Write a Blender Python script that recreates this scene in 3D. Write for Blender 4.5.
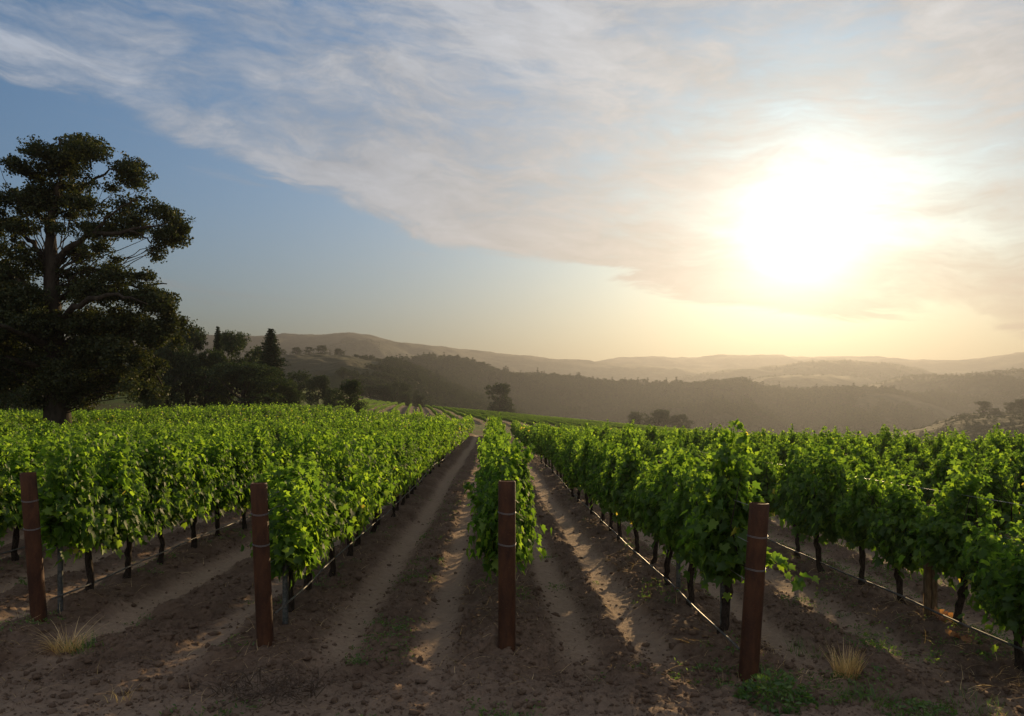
import bpy, math, random
import numpy as np
from mathutils import Vector

random.seed(7)
RNG = np.random.default_rng(7)
SC = bpy.context.scene
for o in list(bpy.data.objects):
    bpy.data.objects.remove(o, do_unlink=True)
COL = SC.collection
R = math.radians

# ------------------------------------------------------------------ camera, exposure
CAM_Z = 2.05
FPX = 800.0
VX, VY = 492.0, 415.0
cam_d = bpy.data.cameras.new('camera')
cam = bpy.data.objects.new('camera', cam_d)
COL.objects.link(cam)
cam.location = (0, 0, CAM_Z)
cam.rotation_euler = (R(90), 0, 0)
cam_d.sensor_width = 36.0
cam_d.lens = 36.0 * FPX / 1024.0
cam_d.shift_x = (512 - VX) / 1024.0
cam_d.shift_y = (VY - 358) / 1024.0
cam_d.clip_start = 0.1
cam_d.clip_end = 30000
SC.camera = cam
SC.view_settings.view_transform = 'Standard'
SC.view_settings.look = 'None'
SC.view_settings.exposure = 1.15
SC.view_settings.gamma = 1.0
SC.render.engine = 'CYCLES'
cy = SC.cycles
cy.use_denoising = True
cy.max_bounces = 6
cy.diffuse_bounces = 3
cy.glossy_bounces = 2
cy.transmission_bounces = 4
cy.transparent_max_bounces = 6
cy.volume_bounces = 0
cy.sample_clamp_indirect = 4.0

# ------------------------------------------------------------------ sun and sky
SUN_AZ, SUN_EL = 21.2, 11.5
sun_dir = Vector((math.sin(R(SUN_AZ)) * math.cos(R(SUN_EL)), math.cos(R(SUN_AZ)) * math.cos(R(SUN_EL)), math.sin(R(SUN_EL))))
sl = bpy.data.lights.new('sun', 'SUN')
sl.energy = 5.0
sl.angle = R(0.6)
sl.color = (1.0, 0.71, 0.37)
so = bpy.data.objects.new('sun', sl)
COL.objects.link(so)
so.rotation_euler = sun_dir.to_track_quat('Z', 'Y').to_euler()
so.location = sun_dir * 500


class N:
    """a float socket with operators"""
    nt = None

    def __init__(s, sock):
        s.s = sock

    @staticmethod
    def m(op, *a):
        n = N.nt.nodes.new('ShaderNodeMath')
        n.operation = op
        for i, v in enumerate(a):
            if isinstance(v, N):
                N.nt.links.new(v.s, n.inputs[i])
            else:
                n.inputs[i].default_value = v
        return N(n.outputs[0])
    def __add__(s, o): return N.m('ADD', s, o)
    __radd__ = __add__
    def __sub__(s, o): return N.m('SUBTRACT', s, o)
    def __rsub__(s, o): return N.m('SUBTRACT', o, s)
    def __mul__(s, o): return N.m('MULTIPLY', s, o)
    __rmul__ = __mul__
    def __truediv__(s, o): return N.m('DIVIDE', s, o)
    def __pow__(s, o): return N.m('POWER', s, o)


def nclamp(x, lo=0.0, hi=1.0):
    return N.m('MINIMUM', N.m('MAXIMUM', x, lo), hi)


def nstep(x, a, b):
    n = N.nt.nodes.new('ShaderNodeMapRange')
    n.interpolation_type = 'SMOOTHSTEP'
    N.nt.links.new(x.s, n.inputs[0])
    n.inputs[1].default_value = a
    n.inputs[2].default_value = b
    return N(n.outputs[0])


def nvec(x, y, z):
    n = N.nt.nodes.new('ShaderNodeCombineXYZ')
    for i, v in enumerate((x, y, z)):
        if isinstance(v, N):
            N.nt.links.new(v.s, n.inputs[i])
        else:
            n.inputs[i].default_value = v
    return n.outputs[0]


def nnoise(vec, scale=1.0, detail=5.0, rough=0.55, dist=0.0):
    n = N.nt.nodes.new('ShaderNodeTexNoise')
    N.nt.links.new(vec, n.inputs['Vector'])
    n.inputs['Scale'].default_value = scale
    n.inputs['Detail'].default_value = detail
    n.inputs['Roughness'].default_value = rough
    n.inputs['Distortion'].default_value = dist
    return N(n.outputs[0])


def nmix(f, a, b, mode='MIX'):
    n = N.nt.nodes.new('ShaderNodeMix')
    n.data_type = 'RGBA'
    n.blend_type = mode
    n.clamp_factor = True
    if isinstance(f, N):
        N.nt.links.new(f.s, n.inputs[0])
    else:
        n.inputs[0].default_value = f
    for i, v in ((6, a), (7, b)):
        if isinstance(v, (tuple, list)):
            n.inputs[i].default_value = (*v, 1.0)
        else:
            N.nt.links.new(v, n.inputs[i])
    return n.outputs[2]


def build_world():
    w = bpy.data.worlds.new('World')
    SC.world = w
    w.use_nodes = True
    nt = w.node_tree
    nt.nodes.clear()
    N.nt = nt
    out = nt.nodes.new('ShaderNodeOutputWorld')
    bg = nt.nodes.new('ShaderNodeBackground')
    bg.inputs[1].default_value = 0.05
    nt.links.new(bg.outputs[0], out.inputs[0])
    sky = nt.nodes.new('ShaderNodeTexSky')
    sky.sky_type = 'NISHITA'
    sky.sun_disc = False
    sky.sun_elevation = R(SUN_EL)
    sky.sun_rotation = R(SUN_AZ)
    sky.air_density = 1.0
    sky.dust_density = 0.5
    sky.ozone_density = 1.5
    tc = nt.nodes.new('ShaderNodeTexCoord')
    sep = nt.nodes.new('ShaderNodeSeparateXYZ')
    nt.links.new(tc.outputs['Generated'], sep.inputs[0])
    x, y, z = (N(o) for o in sep.outputs)
    deg = 180 / math.pi
    az = N.m('ARCTAN2', x, y) * deg
    el = N.m('ARCSINE', nclamp(z, -1, 1)) * deg
    dot = x * sun_dir.x + y * sun_dir.y + z * sun_dir.z
    ang = N.m('ARCCOSINE', nclamp(dot, -1, 1)) * deg          # degrees away from the sun
    # cirrus sheet: streaks in azimuth/elevation, combed a little uphill to the east
    rot = R(-5)
    p = az * math.cos(rot) + el * math.sin(rot)
    q = el * math.cos(rot) - az * math.sin(rot)
    wv = nnoise(nvec(p * 0.06, q * 0.12, 3.1), 1.0, 4, 0.55)
    wv2 = nnoise(nvec(p * 0.06, q * 0.12, 9.7), 1.0, 4, 0.55)
    pp = p + (wv - 0.5) * 10.0
    qq = q + (wv2 - 0.5) * 4.5
    big = nnoise(nvec(pp * 0.05, qq * 0.13, 1.3), 1.0, 4, 0.5)
    streak = nnoise(nvec(pp * 0.075, qq * 0.36, 5.2), 1.0, 10, 0.66, 0.4)
    fine = nnoise(nvec(pp * 0.20, qq * 0.50, 8.2), 1.0, 9, 0.66, 0.4)
    # lower edge of the sheet climbs to the west
    edge = el - (12.3 - 0.24 * az) + (big - 0.5) * 6.0 + (streak - 0.5) * 5.0
    sheet = nstep(edge, -0.4, 0.6)
    wisp = nnoise(nvec(pp * 0.30, qq * 1.1, 2.7), 1.0, 8, 0.66, 0.0)
    rim = nstep(edge, -0.5, 0.9) * (1.0 - nstep(edge, 1.0, 5.5))
    west = nstep(az, -34, 0)                                    # thinner in the west
    dens = sheet * nclamp(0.36 + 0.38 * west + rim * 0.28 + (streak - 0.5) * 2.2 + (big - 0.5) * 2.4 + (fine - 0.5) * 1.3 + (wisp - 0.5) * 1.1)
    # thin low wisps under the sheet
    low = nstep(nnoise(nvec(p * 0.07, q * 0.85, 14.2), 1.0, 6, 0.6), 0.60, 0.74) * nstep(el, 3.0, 8.0) * 0.35
    back = nstep(N.m('ABSOLUTE', az), 62, 105) * nstep(streak + big * 0.6, 0.62, 0.95) * nstep(el, 2, 12)  # unseen clouds behind the camera, added to lift the ground and shaded fronts
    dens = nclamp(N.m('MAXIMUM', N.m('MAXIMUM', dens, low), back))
    glow1 = N.m('EXPONENT', (ang / 2.9) ** 1.2 * -1.0) * (0.78 + 0.44 * fine)
    glow2 = N.m('EXPONENT', (ang / 11.0) ** 1.3 * -1.0)
    glow3 = N.m('EXPONENT', (ang / 30.0) ** 1.5 * -1.0)
    horizon = N.m('EXPONENT', nclamp(el, 0, 90) / 8.0 * -1.0)

    def scale(col, f):
        n = nt.nodes.new('ShaderNodeVectorMath')
        n.operation = 'SCALE'
        if isinstance(col, (tuple, list)):
            n.inputs[0].default_value = col
        else:
            nt.links.new(col, n.inputs[0])
        if isinstance(f, N):
            nt.links.new(f.s, n.inputs['Scale'])
        else:
            n.inputs['Scale'].default_value = f
        return n.outputs[0]

    def add(a, b):
        n = nt.nodes.new('ShaderNodeVectorMath')
        n.operation = 'ADD'
        nt.links.new(a, n.inputs[0])
        nt.links.new(b, n.inputs[1])
        return n.outputs[0]
    base = scale(sky.outputs[0], SKY_GAIN)
    tint = nt.nodes.new('ShaderNodeVectorMath')
    tint.operation = 'MULTIPLY'
    nt.links.new(base, tint.inputs[0])
    tint.inputs[1].default_value = (0.66, 1.06, 1.38)
    base = scale(tint.outputs[0], 1.0 - glow3 * 0.75 * horizon)
    # low dusty air, warm towards the sun
    base = add(base, scale((1.6, 1.35, 1.0), horizon * 0.5))
    base = add(base, scale((4.2, 2.05, 0.4), horizon * (glow3 * 0.9 + 0.45)))
    ccol = nmix(glow3, (5.9, 6.7, 8.0), (7.9, 7.9, 7.8))
    ccol = nmix(back, ccol, (9.8, 9.0, 8.2))  # warm bright tone of the added fill clouds
    shade = 0.74 + rim * 0.12 + (fine - 0.5) * 0.6 + (big - 0.5) * 0.9 + (wisp - 0.5) * 0.4
    ccol = scale(ccol, shade)
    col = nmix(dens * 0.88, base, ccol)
    sunc = add(scale((29.0, 27.8, 25.0), glow1), scale((1.3, 1.14, 0.95), glow2 * (0.35 + 0.65 * dens)))
    col = add(col, sunc)
    low_air = N.m('EXPONENT', nclamp(el, 0, 90) / 6.5 * -1.0) * 0.97
    ext = nt.nodes.new('ShaderNodeVectorMath')
    ext.operation = 'MULTIPLY'
    nt.links.new(col, ext.inputs[0])
    nt.links.new(nmix(low_air, (1, 1, 1), (0.94, 0.53, 0.24)), ext.inputs[1])
    col = ext.outputs[0]
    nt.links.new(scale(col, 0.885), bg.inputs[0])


SKY_GAIN = 1.0
build_world()


# ------------------------------------------------------------------ helpers
def tag(o, label=None, cat=None, group=None, kind=None):
    if label: o['label'] = label
    if cat: o['category'] = cat
    if group: o['group'] = group
    if kind: o['kind'] = kind
    return o


def mesh_np(name, verts, faces, mat=None, smooth=False, attrs=None):
    """faces: (n,3) or (n,4) int array, or a list of such arrays"""
    me = bpy.data.meshes.new(name)
    verts = np.asarray(verts, dtype=np.float32).reshape(-1, 3)
    fl = faces if isinstance(faces, list) and isinstance(faces[0], np.ndarray) else [faces]
    fl = [np.asarray(f, dtype=np.int32) for f in fl if len(f)]
    loops = np.concatenate([f.ravel() for f in fl])
    tot = np.concatenate([np.full(len(f), f.shape[1], np.int32) for f in fl])
    start = np.concatenate([[0], np.cumsum(tot)[:-1]]).astype(np.int32)
    me.vertices.add(len(verts))
    me.vertices.foreach_set('co', verts.ravel())
    me.loops.add(len(loops))
    me.loops.foreach_set('vertex_index', loops)
    me.polygons.add(len(tot))
    me.polygons.foreach_set('loop_start', start)
    me.polygons.foreach_set('loop_total', tot)
    if smooth:
        me.polygons.foreach_set('use_smooth', np.ones(len(tot), dtype=bool))
    for k, v in (attrs or {}).items():
        a = me.attributes.new(k, 'FLOAT', 'POINT')
        a.data.foreach_set('value', np.asarray(v, np.float32).ravel())
    me.update(calc_edges=True)
    if mat: me.materials.append(mat)
    return me


def link(name, data, parent=None, loc=(0, 0, 0)):
    o = bpy.data.objects.new(name, data)
    COL.objects.link(o)
    o.location = loc
    if parent: o.parent = parent
    return o


class MB:
    """collects vertices and faces of one mesh"""
    def __init__(s):
        s.v, s.f3, s.f4, s.n = [], [], [], 0

    def add(s, v, f):
        v = np.asarray(v, float).reshape(-1, 3)
        f = np.asarray(f, int)
        if len(f):
            (s.f3 if f.shape[1] == 3 else s.f4).append(f + s.n)
        s.v.append(v)
        s.n += len(v)

    def tube(s, pts, radii, seg=8, cap=True, jitter=0.0):
        pts = np.asarray(pts, float)
        radii = np.broadcast_to(np.asarray(radii, float), (len(pts),))
        t = np.gradient(pts, axis=0)
        t /= np.linalg.norm(t, axis=1)[:, None] + 1e-9
        ref = np.array([0, 0, 1.0]) if abs(t[:, 2]).mean() < 0.8 else np.array([1.0, 0, 0])
        a = np.cross(t, ref)
        a /= np.linalg.norm(a, axis=1)[:, None] + 1e-9
        b = np.cross(t, a)
        th = np.linspace(0, 2 * np.pi, seg, endpoint=False)
        rr = radii[:, None] * (1 + jitter * RNG.standard_normal((len(pts), seg)))
        v = pts[:, None, :] + rr[..., None] * (np.cos(th)[None, :, None] * a[:, None, :] + np.sin(th)[None, :, None] * b[:, None, :])
        n = len(pts)
        i, j = np.meshgrid(np.arange(n - 1), np.arange(seg), indexing='ij')
        j2 = (j + 1) % seg
        f = np.stack([i * seg + j, i * seg + j2, (i + 1) * seg + j2, (i + 1) * seg + j], -1).reshape(-1, 4)
        v = v.reshape(-1, 3)
        if cap:
            v = np.vstack([v, pts[0], pts[-1]])
            k = np.arange(seg)
            c0 = np.stack([np.full(seg, n * seg), (k + 1) % seg, k], -1)
            c1 = np.stack([np.full(seg, n * seg + 1), (n - 1) * seg + k, (n - 1) * seg + (k + 1) % seg], -1)
            s.f3.append(np.vstack([c0, c1]) + s.n)
        s.add(v, f)

    def mesh(s, name, mat, smooth=True, attrs=None):
        fs = []
        if s.f4: fs.append(np.vstack(s.f4))
        if s.f3: fs.append(np.vstack(s.f3))
        return mesh_np(name, np.vstack(s.v), fs, mat, smooth, attrs)


# numpy noise
def _hash(ix, iy, seed):
    h = (ix.astype(np.int64) * 374761393 + iy.astype(np.int64) * 668265263 + seed * 1442695041) & 0x7fffffff
    h = ((h ^ (h >> 13)) * 1274126177) & 0x7fffffff
    h = (h ^ (h >> 16)) & 0x7fffffff
    return h.astype(np.float64) / 0x7fffffff


def vnoise(x, y, seed=0):
    ix, iy = np.floor(x), np.floor(y)
    fx, fy = x - ix, y - iy
    fx = fx * fx * fx * (fx * (fx * 6 - 15) + 10)
    fy = fy * fy * fy * (fy * (fy * 6 - 15) + 10)
    a, b = _hash(ix, iy, seed), _hash(ix + 1, iy, seed)
    c, d = _hash(ix, iy + 1, seed), _hash(ix + 1, iy + 1, seed)
    return (a * (1 - fx) + b * fx) * (1 - fy) + (c * (1 - fx) + d * fx) * fy - 0.5


def fbm(x, y, seed=0, octv=4, gain=0.5):
    s, a = 0, 1.0
    for k in range(octv):
        s = s + a * vnoise(x, y, seed + k * 17)
        x, y, a = x * 2.03 + 5.1, y * 2.03 - 3.7, a * gain
    return s


def sm(a, b, x):
    t = np.clip((x - a) / (b - a), 0, 1)
    return t * t * (3 - 2 * t)


# ------------------------------------------------------------------ materials
def new_mat(name):
    m = bpy.data.materials.new(name)
    m.use_nodes = True
    nt = m.node_tree
    nt.nodes.clear()
    N.nt = nt
    out = nt.nodes.new('ShaderNodeOutputMaterial')
    return m, nt, out


def principled(nt, out, col, rough=0.8, spec=0.2, metal=0.0, bump=None, bump_d=0.01):
    b = nt.nodes.new('ShaderNodeBsdfPrincipled')
    if isinstance(col, (tuple, list)):
        b.inputs['Base Color'].default_value = (*col, 1)
    else:
        nt.links.new(col, b.inputs['Base Color'])
    if isinstance(rough, N):
        nt.links.new(rough.s, b.inputs['Roughness'])
    else:
        b.inputs['Roughness'].default_value = rough
    b.inputs['Specular IOR Level'].default_value = spec
    b.inputs['Metallic'].default_value = metal
    if bump is not None:
        bn = nt.nodes.new('ShaderNodeBump')
        bn.inputs['Distance'].default_value = bump_d
        bn.inputs['Strength'].default_value = 1.0
        nt.links.new(bump.s, bn.inputs['Height'])
        nt.links.new(bn.outputs[0], b.inputs['Normal'])
    nt.links.new(b.outputs[0], out.inputs[0])
    return b


def coords(nt, kind='Object'):
    return nt.nodes.new('ShaderNodeTexCoord').outputs[kind]


def position(nt):
    return nt.nodes.new('ShaderNodeNewGeometry').outputs['Position']


def attr(nt, name):
    a = nt.nodes.new('ShaderNodeAttribute')
    a.attribute_name = name
    return N(a.outputs['Fac'])


def leaf_mat(name, dark, mid, light, rare=None, trans=0.45, tr_gain=1.8, gloss=0.05):
    m, nt, out = new_mat(name)
    g = nt.nodes.new('ShaderNodeNewGeometry')
    isl = N(g.outputs['Random Per Island'])
    oi = nt.nodes.new('ShaderNodeObjectInfo')
    orn = N(oi.outputs['Random'])
    pn = nnoise(g.outputs['Position'], 1.7, 2, 0.5)
    c = nmix(nclamp(isl * 0.75 + (pn - 0.5) * 0.9 + (orn - 0.5) * 0.3), dark, mid)
    c = nmix(nstep(isl, 0.62, 1.0), c, light)
    if rare:
        c = nmix(N.m('GREATER_THAN', N.m('FRACT', isl * 57.3), 0.996), c, rare)
    d = nt.nodes.new('ShaderNodeBsdfDiffuse')
    nt.links.new(c, d.inputs[0])
    t = nt.nodes.new('ShaderNodeBsdfTranslucent')
    tcn = nt.nodes.new('ShaderNodeVectorMath')
    tcn.operation = 'MULTIPLY'
    nt.links.new(c, tcn.inputs[0])
    tcn.inputs[1].default_value = (tr_gain * 1.02, tr_gain, tr_gain * 0.55)
    nt.links.new(tcn.outputs[0], t.inputs[0])
    mx = nt.nodes.new('ShaderNodeAddShader')
    nt.links.new(d.outputs[0], mx.inputs[0])
    nt.links.new(t.outputs[0], mx.inputs[1])
    gl = nt.nodes.new('ShaderNodeBsdfGlossy')
    gl.inputs['Roughness'].default_value = 0.5
    m2 = nt.nodes.new('ShaderNodeMixShader')
    m2.inputs[0].default_value = gloss
    nt.links.new(mx.outputs[0], m2.inputs[1])
    nt.links.new(gl.outputs[0], m2.inputs[2])
    nt.links.new(m2.outputs[0], out.inputs[0])
    return m


M_VINE = leaf_mat('vine_leaf', (0.022, 0.044, 0.007), (0.046, 0.082, 0.010), (0.074, 0.114, 0.013), (0.16, 0.14, 0.03), 0.5, 3.5, 0.022)
M_OAK = leaf_mat('oak_leaf', (0.018, 0.026, 0.010), (0.030, 0.040, 0.013), (0.050, 0.052, 0.016), None, 0.3, 0.7, 0.02)
M_TREE = leaf_mat('tree_leaf', (0.014, 0.026, 0.009), (0.023, 0.040, 0.012), (0.040, 0.054, 0.016), None, 0.3, 0.6, 0.02)
M_CONIFER = leaf_mat('conifer_needle', (0.014, 0.026, 0.012), (0.022, 0.036, 0.016), (0.034, 0.046, 0.018), None, 0.2, 0.4, 0.02)
M_WEED = leaf_mat('weed_leaf', (0.035, 0.070, 0.015), (0.060, 0.105, 0.022), (0.09, 0.13, 0.03), None, 0.4, 1.6, 0.04)
M_STRAW = leaf_mat('dry_straw', (0.26, 0.18, 0.095), (0.38, 0.27, 0.145), (0.48, 0.36, 0.21), None, 0.3, 1.2, 0.03)
M_DEADLEAF = leaf_mat('dead_leaf', (0.12, 0.05, 0.02), (0.20, 0.085, 0.035), (0.28, 0.14, 0.06), None, 0.3, 1.2, 0.03)
M_TWIG = leaf_mat('dead_twig', (0.06, 0.042, 0.03), (0.10, 0.07, 0.05), (0.16, 0.12, 0.09), None, 0.05, 1.0, 0.02)


def bark_mat(name, c1, c2, scale=20):
    m, nt, out = new_mat(name)
    co = coords(nt)
    mp = nt.nodes.new('ShaderNodeMapping')
    mp.inputs['Scale'].default_value = (1, 1, 0.25)
    nt.links.new(co, mp.inputs[0])
    n = nnoise(mp.outputs[0], scale, 6, 0.65, 0.6)
    principled(nt, out, nmix(nstep(n, 0.3, 0.7), c1, c2), 0.9, 0.1, 0, n, 0.03)
    return m


M_VBARK = bark_mat('vine_bark', (0.018, 0.013, 0.010), (0.075, 0.055, 0.042), 60)
M_BARK = bark_mat('oak_bark', (0.020, 0.016, 0.012), (0.060, 0.048, 0.036), 4)
M_STAKEWOOD = bark_mat('stake_wood', (0.10, 0.065, 0.035), (0.22, 0.15, 0.085), 40)


def rust_mat():
    m, nt, out = new_mat('rusty_steel')
    co = coords(nt)
    mp = nt.nodes.new('ShaderNodeMapping')
    mp.inputs['Scale'].default_value = (1, 1, 0.35)
    nt.links.new(co, mp.inputs[0])
    n1 = nnoise(mp.outputs[0], 9, 6, 0.6, 0.4)
    n2 = nnoise(co, 70, 4, 0.65)
    c = nmix(nstep(n1, 0.32, 0.7), (0.042, 0.016, 0.008), (0.105, 0.041, 0.017))
    c = nmix(nstep(n2, 0.55, 0.75) * 0.6, c, (0.19, 0.075, 0.032))
    n3 = nnoise(mp.outputs[0], 24, 4, 0.7)
    c = nmix(nstep(n3, 0.58, 0.72) * 0.7, c, (0.030, 0.014, 0.010))
    principled(nt, out, c, 0.72 + (n2 - 0.5) * 0.3, 0.3, 0.15, n2 * 0.6 + n1 * 0.4, 0.006)
    return m


M_RUST = rust_mat()
m, nt, out = new_mat('galvanised_wire')
principled(nt, out, (0.30, 0.29, 0.28), 0.42, 0.5, 0.85)
M_WIRE = m
m, nt, out = new_mat('drip_hose_plastic')
hn = nnoise(coords(nt), 14, 4, 0.6)
principled(nt, out, nmix(nstep(hn, 0.4, 0.7), (0.07, 0.062, 0.053), (0.17, 0.15, 0.125)), 0.55, 0.35)
M_HOSE = m
m, nt, out = new_mat('grey_stake_metal')
principled(nt, out, nmix(nstep(nnoise(coords(nt), 30, 4), 0.4, 0.6), (0.07, 0.075, 0.07), (0.14, 0.14, 0.13)), 0.55, 0.4, 0.4)
M_STAKE = m


def soil_mat():
    m, nt, out = new_mat('vineyard_soil')
    pos = position(nt)
    grass = attr(nt, 'grass')
    track = attr(nt, 'track')
    n1 = nnoise(pos, 1.1, 5, 0.6)
    n2 = nnoise(pos, 13, 6, 0.65)
    n3 = nnoise(pos, 75, 4, 0.7)
    c = nmix(nstep(n1, 0.3, 0.7), (0.185, 0.120, 0.080), (0.280, 0.188, 0.128))
    c = nmix(nclamp((n2 - 0.35) * 1.6), c, (0.100, 0.064, 0.043))
    c = nmix(nstep(n3, 0.60, 0.78) * 0.55, c, (0.32, 0.23, 0.165))
    c = nmix(track * 0.85, c, nmix(nstep(n2, 0.3, 0.75), (0.46, 0.33, 0.225), (0.37, 0.26, 0.178)))
    # grass and meadow outside the vine rows
    gm = nnoise(pos, 0.09, 4, 0.6)
    gd = nnoise(pos, 0.9, 5, 0.6)
    gc = nmix(nstep(gm, 0.46, 0.60), (0.075, 0.105, 0.022), (0.080, 0.054, 0.028))
    gc = nmix(nclamp((gd - 0.4) * 1.5), gc, (0.055, 0.065, 0.02))
    c = nmix(grass, c, gc)
    hgt = n2 * 0.65 + n3 * 0.35
    principled(nt, out, c, 0.95, 0.08, 0, hgt, 0.07)
    return m


M_SOIL = soil_mat()


def hill_mat():
    m, nt, out = new_mat('hill_cover')
    pos = position(nt)
    wood = attr(nt, 'wood')
    mp = nt.nodes.new('ShaderNodeMapping')
    mp.inputs['Scale'].default_value = (1, 0.6, 1)
    nt.links.new(pos, mp.inputs[0])
    n1 = nnoise(mp.outputs[0], 0.012, 6, 0.6)
    n2 = nnoise(mp.outputs[0], 0.09, 5, 0.65)
    dry = nmix(nstep(n1, 0.38, 0.62), (0.040, 0.044, 0.022), (0.066, 0.058, 0.034))
    dry = nmix(nclamp((n2 - 0.4) * 1.6), dry, (0.05, 0.05, 0.022))
    wd = nmix(nstep(n2, 0.35, 0.7), (0.022, 0.028, 0.012), (0.050, 0.054, 0.022))
    c = nmix(wood, dry, wd)
    principled(nt, out, c, 0.95, 0.05, 0, n2, 2.0)
    return m


M_HILL = hill_mat()

# ------------------------------------------------------------------ terrain
ROWS_END = 75.0
ROW_X = {-2: -4.45, -1: -2.03, 0: 0.12, 1: 2.08, 2: 4.30}


def row_x(k):
    if k in ROW_X: return ROW_X[k]
    return -4.45 - 2.12 * (-2 - k) if k < 0 else 4.30 + 2.15 * (k - 2)


ALL_ROWS = np.array([row_x(k) for k in range(-40, 41)])

RIDGES = [  # distance, front slope, back slope, woods, crest as photo columns and heights
    (400, 0.13, 0.30, 0.9, [(820, 470), (880, 443), (905, 432), (930, 426), (950, 419), (965, 415), (990, 414), (1024, 413), (1080, 410), (1300, 400)]),
    (600, 0.16, 0.22, 0.95, [(-800, 352), (-200, 362), (100, 370), (200, 366), (260, 360), (300, 357.5), (345, 358), (365, 362), (395, 366), (420, 374), (450, 388), (490, 405), (560, 430), (700, 470)]),
    (880, 0.24, 0.3, 1.0, [(300, 400), (335, 388), (370, 369), (400, 365), (430, 362), (450, 363), (475, 368), (500, 377), (540, 380), (600, 385), (660, 388), (700, 388), (720, 386), (745, 385), (760, 391), (800, 395), (850, 392), (890, 394), (920, 401), (950, 411), (980, 422), (1060, 440), (1300, 470)]),
    (1060, 0.25, 0.3, 0.8, [(860, 425), (920, 406), (950, 399), (975, 394), (1000, 389), (1024, 384), (1080, 377), (1300, 360)]),
    (1300, 0.25, 0.3, 0.8, [(780, 405), (860, 388), (880, 383), (900, 378), (925, 377), (940, 376), (960, 377), (985, 374), (1000, 373), (1024, 371), (1080, 366), (1300, 355)]),
    (1520, 0.25, 0.3, 0.7, [(640, 405), (740, 385), (765, 378), (790, 376), (830, 375), (860, 379), (880, 381), (930, 390), (1024, 400)]),
    (1850, 0.25, 0.3, 0.7, [(600, 395), (700, 374), (740, 369), (770, 367), (800, 364), (840, 361), (870, 363), (900, 365), (920, 368), (935, 374), (960, 379), (1024, 385)]),
    (2900, 0.25, 0.3, 0.9, [(400, 392), (480, 375), (540, 371), (575, 367), (600, 362), (620, 359.5), (650, 358), (690, 359), (720, 356.5), (760, 356), (800, 357.5), (850, 357.5), (880, 358.5), (910, 360.5), (960, 361.5), (990, 357.5), (1024, 353), (1080, 347), (1300, 340)]),
    (2400, 0.25, 0.3, 1.0, [(-800, 330), (-200, 340), (100, 338), (180, 338), (260, 336.5), (320, 336.5), (345, 335), (370, 339), (400, 345), (450, 349.5), (500, 354.5), (550, 360), (590, 363), (640, 367), (760, 372), (1300, 372)]),
]


def ridge_dist(k, u):
    D = RIDGES[k][0]
    return D * (1 + 0.10 * vnoise(u * 5 + 11 * k, u * 0 + k * 3.3, 40 + k))


def far_height(X, Y):
    Y = np.maximum(Y, 1.0)
    u = X / Y
    px = VX + u * FPX
    z = np.full(np.shape(X), -26.0) + 4 * fbm(X / 160, Y / 160, 5, 4)
    wood = np.zeros(np.shape(X))
    for k, (D, s1, s2, wd, prof) in enumerate(RIDGES):
        p = np.array(prof, float)
        yk = ridge_dist(k, u)
        cy_ = np.interp(px, p[:, 0], p[:, 1])
        crest = CAM_Z + (VY - cy_) / FPX * yk
        d = Y - yk
        gul = fbm(X / (D * 0.10), Y / (D * 0.14), 60 + k, 4)
        h = np.where(d < 0, s1 * -d, s2 * d) * (1 + 0.5 * gul)
        rnd = D * 0.025
        h = np.sqrt(h * h + rnd * rnd) - rnd            # rounded crest
        zk = crest - h + fbm(X / (D * 0.02), Y / (D * 0.02), 90 + k, 3) * D * 0.0035
        w = wd * np.ones(np.shape(X))
        wood = np.where(zk > z, w, wood)
        z = np.maximum(z, zk)
    return z, wood


def near_base(X, Y):
    t = np.where(X < 0, sm(34, 76, Y), sm(8, 62, Y))
    L = np.interp(-X, [0, 18, 33, 60, 150, 400], [0, 1.5, 0.75, 0.5, 3.5, 10])
    Rr = -np.minimum(np.maximum(X, 0) * 0.056, 8)
    z75 = np.where(X < 0, L, Rr)
    zc = np.clip(5.2 - 0.0934 * (X + 29), -16, 7.0) + np.clip(-X - 45, 0, 200) * 0.03
    s = np.clip((Y - 78) / 172, 0, 1)
    s = np.sin(s * np.pi / 2) ** 1.0
    z = np.where(Y < 78, z75 * t, z75 * (1 - s) + zc * s)
    z = z + sm(82, 125, Y) * sm(34, 52, -X) * 3.2
    d = np.clip(Y - 250, 0, 400)
    z = z - (d / 60) ** 1.6 * np.where(X > -40, 3.0, 1.6)
    z = z + sm(8, 40, Y) * 0.25 * fbm(X / 14, Y / 14, 3, 3)
    return z


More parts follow.
